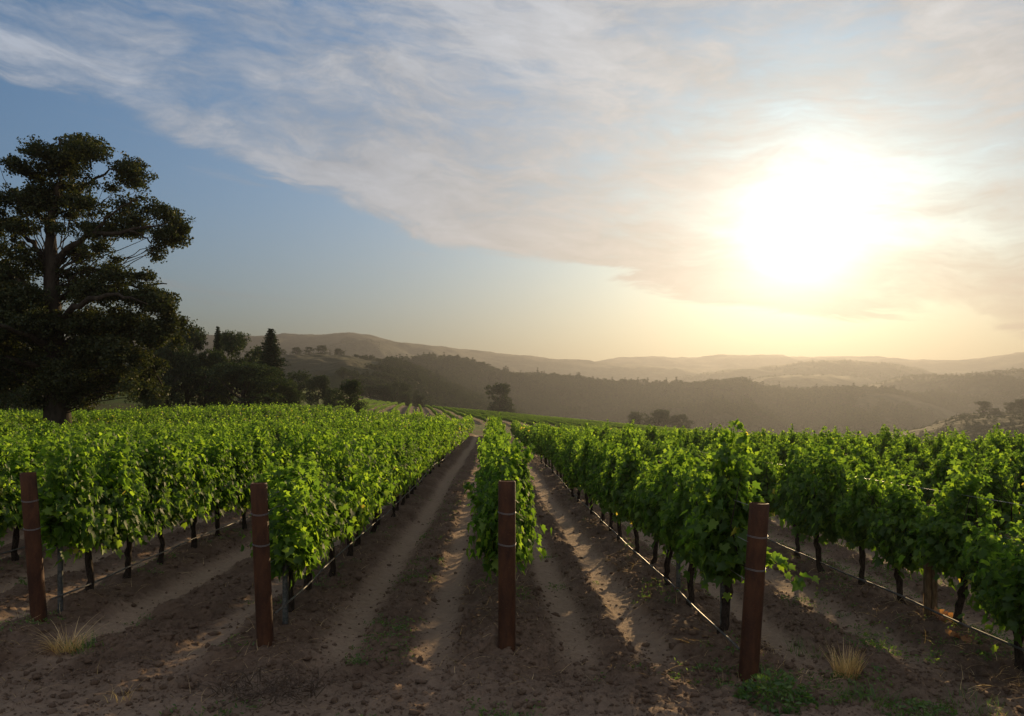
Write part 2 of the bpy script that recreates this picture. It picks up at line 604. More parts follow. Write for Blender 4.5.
def ground_parts(X, Y):
    """height, track mask, grass mask of the ground near the vine rows"""
    base = near_base(X, Y)
    inrow = sm(6.0, 7.6, Y + 0.3 * fbm(X * 1.2, Y * 1.2, 8, 2)) * (1 - sm(ROWS_END, ROWS_END + 2, Y))
    dx = np.min(np.abs(X[..., None] - ALL_ROWS[None, :]), axis=-1) if X.size < 4000 else None
    if dx is None:
        srt = np.sort(ALL_ROWS)
        i = np.clip(np.searchsorted(srt, X), 1, len(srt) - 1)
        dx = np.minimum(np.abs(X - srt[i - 1]), np.abs(X - srt[i]))
    wob = 0.06 * fbm(X * 0.5, Y * 0.35, 12, 2)
    berm = np.exp(-((dx + wob) / 0.40) ** 2) * (0.13 + 0.05 * fbm(X * 0.7, Y * 0.7, 21, 2))
    tr = np.exp(-((np.abs(dx - 0.62 + wob)) / 0.20) ** 4)
    tr = tr * inrow
    head = 1 - sm(5.5, 6.8, Y + 0.5 * fbm(X * 0.7, Y * 0.9, 9, 3))
    rough = np.clip(1 - tr * 0.8 - head * 0.45, 0.15, 1)
    mid = np.exp(-((dx - 1.05) / 0.28) ** 2)
    lump = fbm(X * 2.3, Y * 2.3, 31, 3) * 0.10 + np.abs(fbm(X * 7.1, Y * 7.1, 33, 3)) * 0.085 + np.abs(fbm(X * 19, Y * 19, 35, 2)) * 0.045
    # tread marks across the shoulder of the berms
    ph = Y * 2 * np.pi / 0.19 + np.sign(X + 1e-6) * dx * 9 + 2 * fbm(X * .8, Y * .8, 44, 2)
    tread = np.exp(-((dx - 0.45) / 0.15) ** 2) * (0.5 + 0.5 * np.sin(ph)) * 0.030 * sm(-0.15, 0.2, fbm(X * .33, Y * .22, 71, 2))
    lug = tr * (0.5 + 0.5 * np.sin(Y * 2 * np.pi / 0.13 + 3 * np.abs(dx - 0.62) * 12)) * 0.008
    fade = 1 - sm(30, 60, Y) * 0.6
    z = base - 0.10 + inrow * (berm + tread + lug - 0.035 * tr + 0.03 * mid) + rough * lump * fade
    grass = sm(ROWS_END + 0.5, ROWS_END + 5, Y + 2 * fbm(X * .2, Y * .2, 51, 3))
    hillv = hill_block(X, Y)
    grass = np.where(hillv, 0.25, grass)
    track = np.clip(tr + head * 0.75, 0, 1)
    return z, track, grass


HB_DIR = -0.096


def hill_block(X, Y):
    v = X - HB_DIR * (Y - 90)
    left = -17 + 0.0 * Y
    return (Y > 110) & (Y < 256) & (v > -26) & (v < 95)


def gz(x, y):
    X = np.atleast_1d(np.asarray(x, float))
    Y = np.atleast_1d(np.asarray(y, float))
    r = ground_parts(X, Y)[0]
    return float(r[0]) if np.isscalar(x) else r


def grid_mesh(name, xs, ys, zfun, mat):
    X, Y = np.meshgrid(xs, ys)
    Z, at = zfun(X, Y)
    nx, ny = len(xs), len(ys)
    i, j = np.meshgrid(np.arange(ny - 1), np.arange(nx - 1), indexing='ij')
    f = np.stack([i * nx + j, i * nx + j + 1, (i + 1) * nx + j + 1, (i + 1) * nx + j], -1).reshape(-1, 4)
    return mesh_np(name, np.stack([X, Y, Z], -1).reshape(-1, 3), f, mat, True, at)


def near_z(X, Y):
    z, t, g = ground_parts(X, Y)
    return z, {'track': t, 'grass': g}


fx = np.arange(-7.5, 7.5, 0.022)
ox = [7.5]
while ox[-1] < 260: ox.append(ox[-1] + max(0.03, 0.02 * (ox[-1] - 6)))
ox = np.array(ox)
xs = np.concatenate([-ox[::-1], fx[1:], ox])
ys = [4.6]
while ys[-1] < 300: ys.append(ys[-1] + 0.0040 * ys[-1])
ys = np.concatenate([np.linspace(-60, 4.5, 90), ys])
g_o = link('ground', grid_mesh('ground', xs, ys, near_z, M_SOIL))
tag(g_o, kind='structure')

us = np.linspace(-1.5, 1.5, 700)
Ys = np.exp(np.linspace(math.log(294), math.log(4200), 380))
U, YY = np.meshgrid(us, Ys)
XX = U * YY
zf, wf = far_height(XX, YY)
zn = near_base(XX, YY)
wgt = sm(292, 326, YY)
ZZ = np.where(YY < 326, zn * (1 - wgt) + np.maximum(zf, zn) * wgt, zf)
nx = len(us)
ii, jj = np.meshgrid(np.arange(len(Ys) - 1), np.arange(nx - 1), indexing='ij')
ff = np.stack([ii * nx + jj, ii * nx + jj + 1, (ii + 1) * nx + jj + 1, (ii + 1) * nx + jj], -1).reshape(-1, 4)
woodmask = np.clip(wf + 1.5 * fbm(XX / 120, YY / 120, 77, 4), 0, 1)
PXX = VX + U * FPX + 70 * fbm(XX / 45, YY / 70, 222, 3)
woodmask = np.where((PXX > 350) & (PXX < 640) & (YY < 800), np.maximum(woodmask, .9), woodmask)
woodmask = np.where(YY > 1000, np.maximum(woodmask, .92), woodmask)
hills = link('hills', mesh_np('hills', np.stack([XX, YY, ZZ], -1).reshape(-1, 3), ff, M_HILL, True, {'wood': woodmask}))
tag(hills, kind='structure')


def far_z(x, y):
    X = np.atleast_1d(np.asarray(x, float)); Y = np.atleast_1d(np.asarray(y, float))
    zf_, _ = far_height(X, Y)
    zn_ = near_base(X, Y)
    w_ = sm(292, 326, Y)
    z = np.where(Y < 292, zn_, np.where(Y < 326, zn_ * (1 - w_) + np.maximum(zf_, zn_) * w_, zf_))
    return float(z[0]) if np.isscalar(x) else z


# ------------------------------------------------------------------ haze
def add_haze():
    m, nt, out = new_mat('valley_haze')
    v = nt.nodes.new('ShaderNodeVolumePrincipled')
    v.inputs['Color'].default_value = (0.142, 0.151, 0.178, 1)
    v.inputs['Density'].default_value = HAZE_DENSITY
    v.inputs['Anisotropy'].default_value = HAZE_G
    nt.links.new(v.outputs[0], out.inputs['Volume'])
    m.cycles.homogeneous_volume = True
    x0, x1, y0, y1, z0, z1 = -6600, 6600, -120, 4400, -75, 262
    v_ = [(x, y, z) for x in (x0, x1) for y in (y0, y1) for z in (z0, z1)]
    f_ = [(0, 1, 3, 2), (4, 6, 7, 5), (0, 4, 5, 1), (2, 3, 7, 6), (0, 2, 6, 4), (1, 5, 7, 3)]
    o = link('haze', mesh_np('haze', v_, f_, m))
    tag(o, kind='stuff')


HAZE_DENSITY = 0.00052
HAZE_G = 0.66
add_haze()


# ------------------------------------------------------------------ leaf clouds
def leaf_quads(c, nrm_bias, size, rng, aspect=0.7, up=None):
    """kite shaped leaves at centres c; returns verts (n,4,3)"""
    n = len(c)
    d = rng.standard_normal((n, 3))
    if nrm_bias is not None: d = d + nrm_bias
    d /= np.linalg.norm(d, axis=1)[:, None] + 1e-9
    t = rng.standard_normal((n, 3))
    if up is not None: t = t + up
    t -= (t * d).sum(1)[:, None] * d
    t /= np.linalg.norm(t, axis=1)[:, None] + 1e-9
    b = np.cross(d, t)
    s = (size * rng.uniform(0.6, 1.3, n))[:, None]
    v = np.stack([c - t * s * 0.5, c + b * s * aspect * 0.5 + d * s * 0.08, c + t * s * 0.5, c - b * s * aspect * 0.5 + d * s * 0.08], 1)
    return v


def quads_mesh(name, v, mat):
    n = len(v)
    return mesh_np(name, v.reshape(-1, 3), np.arange(4 * n).reshape(n, 4), mat)


def tufted(clumps, rng, tuft_per=22, leaves_per=22, leaf=0.16, tuft_r=0.4, shell=0.5):
    """clumps: (cx,cy,cz,rx,ry,rz,density) -> leaf quads gathered in small tufts"""
    cs = []
    for (cx, cy_, cz, rx, ry, rz, dn) in clumps:
        n = max(3, int(tuft_per * dn * (rx * rz / 2.2)))
        d = rng.standard_normal((n, 3))
        d /= np.linalg.norm(d, axis=1)[:, None]
        rad = rng.uniform(shell, 1.0, n) ** 0.6
        cs.append(np.array([cx, cy_, cz]) + d * rad[:, None] * np.array([rx, ry, rz]))
    cs = np.vstack(cs)
    m_ = len(cs)
    tr_ = tuft_r * rng.uniform(0.6, 1.3, m_)
    k = leaves_per
    off = rng.standard_normal((m_, k, 3))
    off /= np.linalg.norm(off, axis=2)[..., None]
    off = off * (rng.uniform(0.1, 1, (m_, k)) ** 0.5 * tr_[:, None])[..., None] * np.array([1.15, 1.15, 0.75])
    c = (cs[:, None, :] + off).reshape(-1, 3)
    bias = off.reshape(-1, 3) / (tuft_r) * 0.8 + np.array([0, 0, 0.7])
    return leaf_quads(c, bias, leaf, rng)


# ------------------------------------------------------------------ the great oak
def big_oak():
    rng = np.random.default_rng(21)
    Y0 = 44.0
    S = Y0 / FPX
    X0 = (57 - VX) * S
    Z0 = near_base(np.array([X0]), np.array([Y0]))[0] - 0.1

    def P(px, py, dy=0.0):
        return np.array([(px - VX) * S - X0, dy, CAM_Z + (VY - py) * S - Z0])
    root = link('oak_tree', None, None, (X0, Y0, Z0))
    tag(root, 'tall dark oak with uneven tiered crown and thick trunk above the left vines', 'tree')
    C = [  # column, row, half width, half height, density
        (62, 142, 21, 12, 1), (84, 141, 17, 10, 1), (41, 152, 15, 9, 1), (60, 163, 25, 13, 1), (95, 157, 24, 12, 1), (117, 163, 17, 12, 1),
        (131, 178, 8, 9, 1), (35, 176, 17, 9, .8), (62, 184, 20, 10, .8), (88, 180, 18, 10, .55), (107, 182, 14, 9, .5), (128, 170, 9, 8, .9), (45, 192, 22, 10, .9), (25, 170, 8, 6, .7),
        (8, 197, 16, 10, 1), (-4, 212, 20, 14, 1), (38, 206, 22, 13, 1), (68, 207, 18, 10, .6), (93, 208, 18, 11, .6), (124, 206, 14, 11, 1),
        (150, 206, 7, 11, .9), (138, 222, 21, 10, .9), (168, 217, 13, 11, .9), (182, 229, 10, 10, 1), (116, 227, 22, 10, .9), (167, 236, 15, 9, .9), (180, 240, 8, 5, .8),
        (158, 255, 7, 8, .8), (163, 246, 8, 7, .7), (88, 227, 18, 9, .9), (14, 224, 18, 9, .9), (30, 230, 17, 7, .6), (62, 229, 18, 8, .7), (-20, 222, 18, 12, 1), (101, 238, 18, 6, .7), (135, 236, 14, 5, .6),
        (8, 254, 18, 9, .9), (31, 258, 17, 10, .8), (74, 254, 16, 8, .6), (108, 250, 9, 9, .6), (118, 262, 9, 8, .6), (-14, 262, 22, 12, 1), (92, 270, 20, 9, .75), (122, 277, 21, 8, .9), (146, 277, 10, 6, .9), (66, 274, 17, 8, .6),
        (22, 277, 22, 9, .9), (-5, 282, 22, 10, 1), (40, 268, 14, 7, .7), (105, 288, 20, 7, .8),
        (0, 301, 28, 13, 1), (38, 300, 24, 12, 1), (80, 296, 24, 10, .7), (118, 297, 24, 10, .9), (150, 298, 20, 10, .95), (168, 308, 13, 10, 1), (173, 322, 10, 10, 1),
        (0, 330, 32, 16, 1.1), (42, 327, 28, 15, 1.1), (88, 322, 32, 14, 1), (128, 322, 28, 13, .95), (158, 332, 16, 11, .9), (-30, 310, 26, 20, 1), (166, 341, 9, 7, .7),
        (10, 358, 32, 16, 1.1), (55, 355, 32, 17, 1.1), (98, 350, 30, 14, 1), (128, 354, 22, 12, .9), (146, 362, 10, 9, .7), (-32, 345, 28, 20, 1),
        (-8, 381, 24, 10, .7), (32, 382, 25, 13, 1), (76, 380, 28, 14, 1), (108, 375, 18, 11, .9), (134, 380, 10, 11, .8), (146, 390, 9, 9, .8), (40, 397, 12, 9, .8), (70, 394, 22, 7, .8), (154, 395, 7, 7, .7),
    ]
    cl = []
    for (cx, cy_, rx, ry, dn) in C:
        if cy_ < 245:
            spread, reps = 1.9, 1.6
        elif cy_ < 290:
            spread, reps = 2.8, 1.9
        else:
            spread, reps = 4.2, 2.6
        n = int(reps) + (rng.random() < reps % 1)
        for k in range(n):
            dy = rng.normal(0, spread * 0.6) if k else rng.normal(0, spread * .35)
            jx, jy = (rng.normal(0, 5), rng.normal(0, 3)) if k else (0, 0)
            far = abs(cx - 57) > 70
            if far: dy *= 0.6
            p = P(cx + jx * (0 if far else 1), cy_ + jy, dy)
            q = rx * S
            cl.append((p[0], p[1], p[2], q * .95, min(q, 1.5), ry * S * 1.22, dn))
    for _ in range(40):
        b = cl[rng.integers(len(cl))]
        cl.append((b[0] * .93 + rng.normal(0, .25), b[1] + rng.normal(0, .5), b[2] + rng.normal(0, .45), b[3] * .6, b[4] * .7, b[5] * .7, .8))
    v = tufted(cl, rng, 172, 26, 0.150, 0.31, 0.0)
    link('crown', quads_mesh('oak_crown', v, M_OAK), root)
    t = MB()

    def limb(pts, r0, r1, seg=9):
        p = np.array(pts)
        n = 14
        s = np.linspace(0, len(p) - 1, n)
        q = np.stack([np.interp(s, np.arange(len(p)), p[:, a]) for a in range(3)], 1)
        for _ in range(2): q[1:-1] = (q[:-2] + 2 * q[1:-1] + q[2:]) / 4
        q[1:-1] += rng.normal(0, 0.06, (n - 2, 3))
        t.tube(q, np.linspace(r0 * .62, r1 * .5, n), seg, True, 0.05)
    hts = [430, 424, 416, 405, 385, 340, 295, 255, 236]
    cxs = [57, 57, 57, 57, 56, 54, 52, 51, 51]
    wid = [36, 30, 26, 24, 22, 19, 15, 12, 10]
    t.tube([P(a, b) for a, b in zip(cxs, hts)], np.array(wid) * S / 2, 14, True, 0.06)
    limb([P(51, 240), P(42, 222, .3), P(30, 205, .6), P(36, 172, .8)], 0.32, 0.07)
    limb([P(51, 238), P(58, 212, -.4), P(66, 180, -.6), P(64, 140, -.5)], 0.36, 0.07)
    limb([P(58, 212, -.3), P(80, 190), P(100, 168, .5), P(125, 168, .6)], 0.22, 0.05)
    limb([P(52, 268), P(72, 248, -.5), P(100, 239, -1.0), P(140, 236, -1.2), P(178, 228, -1.3)], 0.36, 0.07)
    limb([P(100, 239, -1.0), P(120, 220, -1.3), P(150, 206, -1.5)], 0.16, 0.05)
    limb([P(140, 236, -1.2), P(160, 245, -1.0), P(158, 258, -.9)], 0.1, 0.04)
    limb([P(51, 262), P(30, 244, .5), P(5, 225, 1.0), P(-15, 210, 1.2)], 0.3, 0.06)
    limb([P(53, 300), P(85, 282, 1.2), P(120, 279, 2.0), P(150, 277, 2.3)], 0.32, 0.06)
    limb([P(53, 300), P(25, 280, -1.5), P(-8, 268, -2.5)], 0.3, 0.06)
    limb([P(54, 330), P(95, 310, -2), P(140, 300, -3), P(172, 312, -3.2)], 0.36, 0.06)
    limb([P(54, 330), P(15, 312, 2), P(-30, 305, 3.5)], 0.34, 0.06)
    limb([P(55, 350), P(70, 335, 3), P(90, 325, 5.5)], 0.34, 0.06)
    limb([P(55, 350), P(45, 335, -3), P(35, 325, -5.5)], 0.34, 0.06)
    limb([P(56, 372), P(95, 352, 1), P(135, 355, 1.6), P(150, 390, 1.8)], 0.34, 0.06)
    limb([P(56, 372), P(20, 358, -1), P(-15, 375, -1.6)], 0.34, 0.06)
    for b in cl[::2]:
        e = np.array(b[:3])
        zt = max(2.0, e[2] - 0.45 * math.hypot(e[0], e[1]) - .3)
        st = np.array([-0.25 * min(1, zt / 9), 0, min(zt, 9.6)])
        md = (st + e) / 2 + np.array([0, 0, .25]) + rng.normal(0, .2, 3)
        limb([st, md, e + rng.normal(0, .2, 3)], 0.07, 0.02, 5)
    link('trunk', t.mesh('oak_trunk', M_BARK), root)


big_oak()


# ------------------------------------------------------------------ other trees
def round_clumps(rng, h, w, n=16, base=0.12):
    out = []
    for i in range(n):
        f = rng.random() ** 0.8
        z = h * (base + 0.12 + (0.86 - base) * f)
        rr = w / 2 * math.sqrt(max(0.05, 1 - ((f - 0.38) / 0.70) ** 2))
        a = rng.random() * 2 * math.pi
        d = rr * rng.uniform(0.35, 0.75)
        r = w * rng.uniform(0.13, 0.23)
        out.append((d * math.cos(a), d * math.sin(a), min(z, h - r * .8), r, r, r * .8, 1.0))
    return out


PROTO = {}


def tree_meshes(kind, seed, detail=1.0):
    key = (kind, seed, detail)
    if key in PROTO: return PROTO[key]
    rng = np.random.default_rng(100 + seed)
    t = MB()
    if kind == 'conifer':      # unit: 10 high
        h, v = 10.0, []
        cs, bias = [], []
        for i in range(int(46 * 1.0)):
            f = i / 46
            z = 0.6 + 9.3 * f
            L = (1 - f) ** 0.68 * 2.1 * rng.uniform(0.75, 1.15) + 0.08
            for a in np.arange(0, 2 * np.pi, 2 * np.pi / 7) + rng.random() * 6:
                L2 = L * rng.uniform(0.65, 1.1)
                n = max(6, int(L2 * 26 * detail))
                s = np.linspace(0.1, 1, n)
                droop = -0.35 * s * L2 + 0.12 * s * s * L2
                p = np.stack([np.cos(a) * s * L2, np.sin(a) * s * L2, z + droop], 1) + rng.normal(0, 0.07 + .05 * L2, (n, 3)) * np.array([1, 1, .5])
                cs.append(p)
        c = np.vstack(cs)
        v = leaf_quads(c, np.array([0, 0, 0.8]), 0.34 / math.sqrt(detail), rng, 0.5)
        t.tube([(0, 0, -0.3), (0, 0, 3), (0, 0, 9.6)], [0.28, 0.2, 0.03], 7)
        mat = M_CONIFER
    elif kind == 'columnar':
        cl = [(rng.normal(0, .25), rng.normal(0, .25), z, .75, .75, .8, 1) for z in np.linspace(1.2, 9.2, 13)]
        v = tufted(cl, rng, 20 * detail, 20, 0.22, 0.35, .4)
        t.tube([(0, 0, -0.3), (0, 0, 3), (0, 0, 9)], [0.28, 0.2, 0.05], 7)
        mat = M_TREE
    else:
        w = {'round': 9.0, 'wide': 14.0, 'bush': 11.0, 'tall': 7.0, 'layered': 12.0}[kind]
        base = {'round': .0, 'wide': .0, 'bush': -0.06, 'tall': -.02, 'layered': -0.06}[kind]
        cl = round_clumps(rng, 10, w, {'wide': 30, 'layered': 36}.get(kind, 24), base)
        if kind == 'bush' or kind == 'layered':
            for a in np.linspace(0, 6.28, 10):
                cl.append((math.cos(a) * w * .27, math.sin(a) * w * .27, 1.5, w * .17, w * .17, 1.5, 1))
        if kind == 'layered':
            cl = [(a, b, z, r * 1.35, r2 * 1.35, rz * .55, d) for (a, b, z, r, r2, rz, d) in cl]
        v = tufted(cl, rng, 19 * detail, 24, 0.30 / math.sqrt(detail), 0.5, .25)
        t.tube([(0, 0, -0.6), (0.1, 0, 1.5), (0, .1, 4), (.2, 0, 7)], [0.42, 0.32, 0.26, 0.08], 8, True, .05)
        for k in range(7):
            a = k * 0.9 + rng.random()
            z0 = rng.uniform(1.2, 4)
            e = w * .32
            t.tube([(0, 0, z0), (math.cos(a) * e * .5, math.sin(a) * e * .5, z0 + 1.2), (math.cos(a) * e, math.sin(a) * e, z0 + 2.8)], [0.2, 0.13, 0.04], 6)
        mat = M_TREE
    PROTO[key] = (quads_mesh(kind + '_crown', v, mat), t.mesh(kind + '_trunk', M_BARK))
    return PROTO[key]


TREES = [
    # column, base row, top row, width px, distance, kind, seed, name, label, group
    (187, 414, 331, 48, 100, 'round', 1, 'broadleaf_tree', 'dark rounded tree just right of the oak crown, tallest of the broadleaves there', None),
    (166, 414, 345, 56, 96, 'wide', 2, 'broadleaf_tree', 'broad dark tree partly hidden behind the right edge of the oak', None),
    (154, 413, 384, 30, 74, 'bush', 3, 'shrub', 'low rounded shrub under the drooping right end of the oak crown', None),
    (6, 412, 352, 58, 84, 'wide', 4, 'broadleaf_tree', 'olive tree peeping out low behind the left side of the oak', None),
    (-34, 412, 340, 60, 92, 'round', 5, 'broadleaf_tree', 'dark tree cut by the left edge of the photo behind the oak', None),
    (232, 412, 336, 36, 112, 'tall', 6, 'broadleaf_tree', 'upright dark tree beside the slender spire in the left grove', None),
    (249, 412, 337, 34, 108, 'tall', 7, 'broadleaf_tree', 'upright dark tree in the grove with a sky gap on its left', None),
    (218, 412, 329, 22, 106, 'conifer', 8, 'conifer_tree', 'thin conifer whose spire rises above the left grove', None),
    (243, 414, 361, 74, 96, 'layered', 9, 'spreading_tree', 'wide low dark tree with layered boughs at the front of the grove', None),
    (206, 413, 352, 44, 100, 'round', 10, 'broadleaf_tree', 'rounded dark tree between the tallest broadleaf and the layered tree', None),
    (271, 409, 331, 44, 104, 'conifer', 11, 'conifer_tree', 'tall pointed conifer at the right end of the left grove', None),
    (286, 407, 380, 26, 102, 'bush', 12, 'shrub', 'dark shrub at the foot of the tall pointed conifer', None),
    (299, 399, 370, 30, 150, 'round', 13, 'broadleaf_tree', 'mid green round tree above the brown slope, nearer the tall conifer', None),
    (318, 399, 375, 27, 145, 'wide', 14, 'broadleaf_tree', 'spreading tree above the brown slope, further from the tall conifer', None),
    (333, 401, 388, 22, 140, 'bush', 15, 'shrub', 'small low shrub on the brown slope beside the lone dark bush', None),
    (350, 409, 381, 27, 92, 'bush', 16, 'bushy_tree', 'lone dense dark bushy tree at the corner of the hillside vine rows', None),
    (362, 403, 380, 12, 256, 'columnar', 17, 'columnar_tree', 'narrow upright tree just behind the lone dense bushy tree', None),
    (370, 402, 385, 18, 260, 'round', 18, 'broadleaf_tree', 'small round tree in the crest line next to the narrow upright tree', None),
    (384, 401, 384, 24, 264, 'wide', 19, 'broadleaf_tree', 'wide low tree in the middle of the crest line above the hillside vines', None),
    (395, 402, 381, 12, 270, 'tall', 20, 'broadleaf_tree', 'slim open tree with a tufted top in the crest line', None),
    (405, 402, 382, 15, 274, 'round', 21, 'broadleaf_tree', 'taller round headed tree near the right end of the crest line', None),
    (405, 403, 393, 16, 262, 'bush', 22, 'shrub', 'low dark shrub under the round headed crest tree', None),
    (416, 403, 390, 7, 272, 'tall', 23, 'broadleaf_tree', 'thin sapling beside the last shrub of the crest line', None),
    (420, 404, 395, 13, 266, 'bush', 24, 'shrub', 'last small shrub at the right end of the crest line', None),
    (500, 408, 383, 36, 272, 'bush', 25, 'broadleaf_tree', 'solitary hazy round tree on the crest above the central row', None),
    (640, 424, 411, 28, 300, 'bush', 26, 'broadleaf_tree', 'hazy tree beyond the vine crest, left one of the low clump', 'hazy trees beyond the vine crest'),
    (659, 425, 409, 32, 300, 'bush', 27, 'broadleaf_tree', 'hazy tree beyond the vine crest, middle one of the low clump', 'hazy trees beyond the vine crest'),
    (680, 427, 414, 28, 300, 'bush', 28, 'broadleaf_tree', 'hazy tree beyond the vine crest, right and lowest of the low clump', 'hazy trees beyond the vine crest'),
    (983, 415, 401, 17, 330, 'round', 29, 'broadleaf_tree', 'round tree on the near right ridge, first from its bare end', 'trees on the near right ridge'),
    (996, 415, 408, 9, 330, 'bush', 30, 'shrub', 'small bush between the round trees on the near right ridge', 'trees on the near right ridge'),
    (1010, 415, 402, 15, 325, 'round', 31, 'broadleaf_tree', 'round tree right of the small bush on the near right ridge', 'trees on the near right ridge'),
    (1023, 415, 399, 16, 330, 'wide', 32, 'broadleaf_tree', 'ridge tree cut by the right edge of the photo', 'trees on the near right ridge'),
    (283, 359, 349, 9, 440, 'tall', 33, 'knoll_tree', 'leftmost tree of the clump on the grassy knoll behind the conifer', 'trees on the grassy knoll'),
    (296, 359, 347, 13, 450, 'round', 34, 'knoll_tree', 'second tree from the left on the grassy knoll', 'trees on the grassy knoll'),
    (309, 359, 347, 11, 445, 'tall', 35, 'knoll_tree', 'third tree from the left on the grassy knoll', 'trees on the grassy knoll'),
    (321, 359, 345, 15, 450, 'round', 36, 'knoll_tree', 'tallest tree in the clump on the grassy knoll', 'trees on the grassy knoll'),
    (330, 359, 349, 5, 450, 'columnar', 37, 'knoll_tree', 'thinnest upright tree on the grassy knoll', 'trees on the grassy knoll'),
    (340, 359, 348, 14, 450, 'round', 38, 'knoll_tree', 'rightmost rounded tree ending the clump on the grassy knoll', 'trees on the grassy knoll'),
]
BASEW = {'conifer': 4.2, 'columnar': 2.2, 'round': 9, 'wide': 13, 'bush': 11, 'tall': 7, 'layered': 13}
for (px, by, ty, wp, D, kind, seed, nm, lab, grp) in TREES:
    if nm == 'knoll_tree': D = float(ridge_dist(1, np.array([(px - VX) / FPX]))[0]) + random.uniform(-4, 6)
    if grp == 'trees on the near right ridge': D = float(ridge_dist(0, np.array([(px - VX) / FPX]))[0]) - random.uniform(0, 10)
    S = D / FPX
    x = (px - VX) * S
    z = far_z(x, D)
    ztop = CAM_Z + (VY - ty) * S
    h = max(ztop - z, (by - ty) * S * 0.6)
    det = 1.6 if D < 125 else (1.0 if D < 260 else 0.6)
    cm, tm = tree_meshes(kind, seed, det)
    root = link(nm, None, None, (x, D, z))
    sx = wp * S / BASEW[kind]
    if 84 <= D <= 120: sx, h = sx * (1.28 if kind in ('wide', 'layered', 'bush') else 1.12), h * 1.05
    root.scale = (sx, sx, h / 10)
    root.rotation_euler = (0, 0, random.uniform(0, 6.28))
    tag(root, lab, 'shrub' if nm == 'shrub' else 'tree', grp)
    link('crown', cm, root)
    link('trunk', tm, root)


# ------------------------------------------------------------------ instancing of uncountable stuff
def scatter(name, sources, pts, rotz, scl, idx, kind='stuff'):
    col = bpy.data.collections.new(name + '_sources')
    for i, me in enumerate(sources):
        o = bpy.data.objects.new('%s_source_%02d' % (name, i), me)
        col.objects.link(o)
    me = bpy.data.meshes.new(name)
    pts = np.asarray(pts, np.float32)
    me.vertices.add(len(pts))
    me.vertices.foreach_set('co', pts.ravel())
    a = me.attributes.new('rot', 'FLOAT_VECTOR', 'POINT')
    rv = np.zeros((len(pts), 3), np.float32); rv[:, 2] = rotz
    a.data.foreach_set('vector', rv.ravel())
    a = me.attributes.new('scl', 'FLOAT_VECTOR', 'POINT')
    a.data.foreach_set('vector', np.asarray(scl, np.float32).ravel())
    a = me.attributes.new('pick', 'INT', 'POINT')
    a.data.foreach_set('value', np.asarray(idx, np.int32))
    o = link(name, me)
    ng = bpy.data.node_groups.new(name + '_nodes', 'GeometryNodeTree')
    ng.interface.new_socket('Geometry', in_out='INPUT', socket_type='NodeSocketGeometry')
    ng.interface.new_socket('Geometry', in_out='OUTPUT', socket_type='NodeSocketGeometry')
    gi, go = ng.nodes.new('NodeGroupInput'), ng.nodes.new('NodeGroupOutput')
    ci = ng.nodes.new('GeometryNodeCollectionInfo')
    ci.inputs['Collection'].default_value = col
    ci.inputs['Separate Children'].default_value = True
    ci.inputs['Reset Children'].default_value = True
    ip = ng.nodes.new('GeometryNodeInstanceOnPoints')
    ip.inputs['Pick Instance'].default_value = True

    def named(nm, typ):
        n = ng.nodes.new('GeometryNodeInputNamedAttribute')
        n.data_type = typ
        n.inputs['Name'].default_value = nm
        return n.outputs['Attribute']
    ng.links.new(gi.outputs[0], ip.inputs['Points'])
    ng.links.new(ci.outputs[0], ip.inputs['Instance'])
    ng.links.new(named('pick', 'INT'), ip.inputs['Instance Index'])
    rot = named('rot', 'FLOAT_VECTOR')
    e2r = ng.nodes.new('FunctionNodeEulerToRotation')
    ng.links.new(rot, e2r.inputs[0])
    ng.links.new(e2r.outputs[0], ip.inputs['Rotation'])
    ng.links.new(named('scl', 'FLOAT_VECTOR'), ip.inputs['Scale'])
    ng.links.new(ip.outputs[0], go.inputs[0])
    md = o.modifiers.new('scatter', 'NODES')
    md.node_group = ng
    o['kind'] = kind
    return o


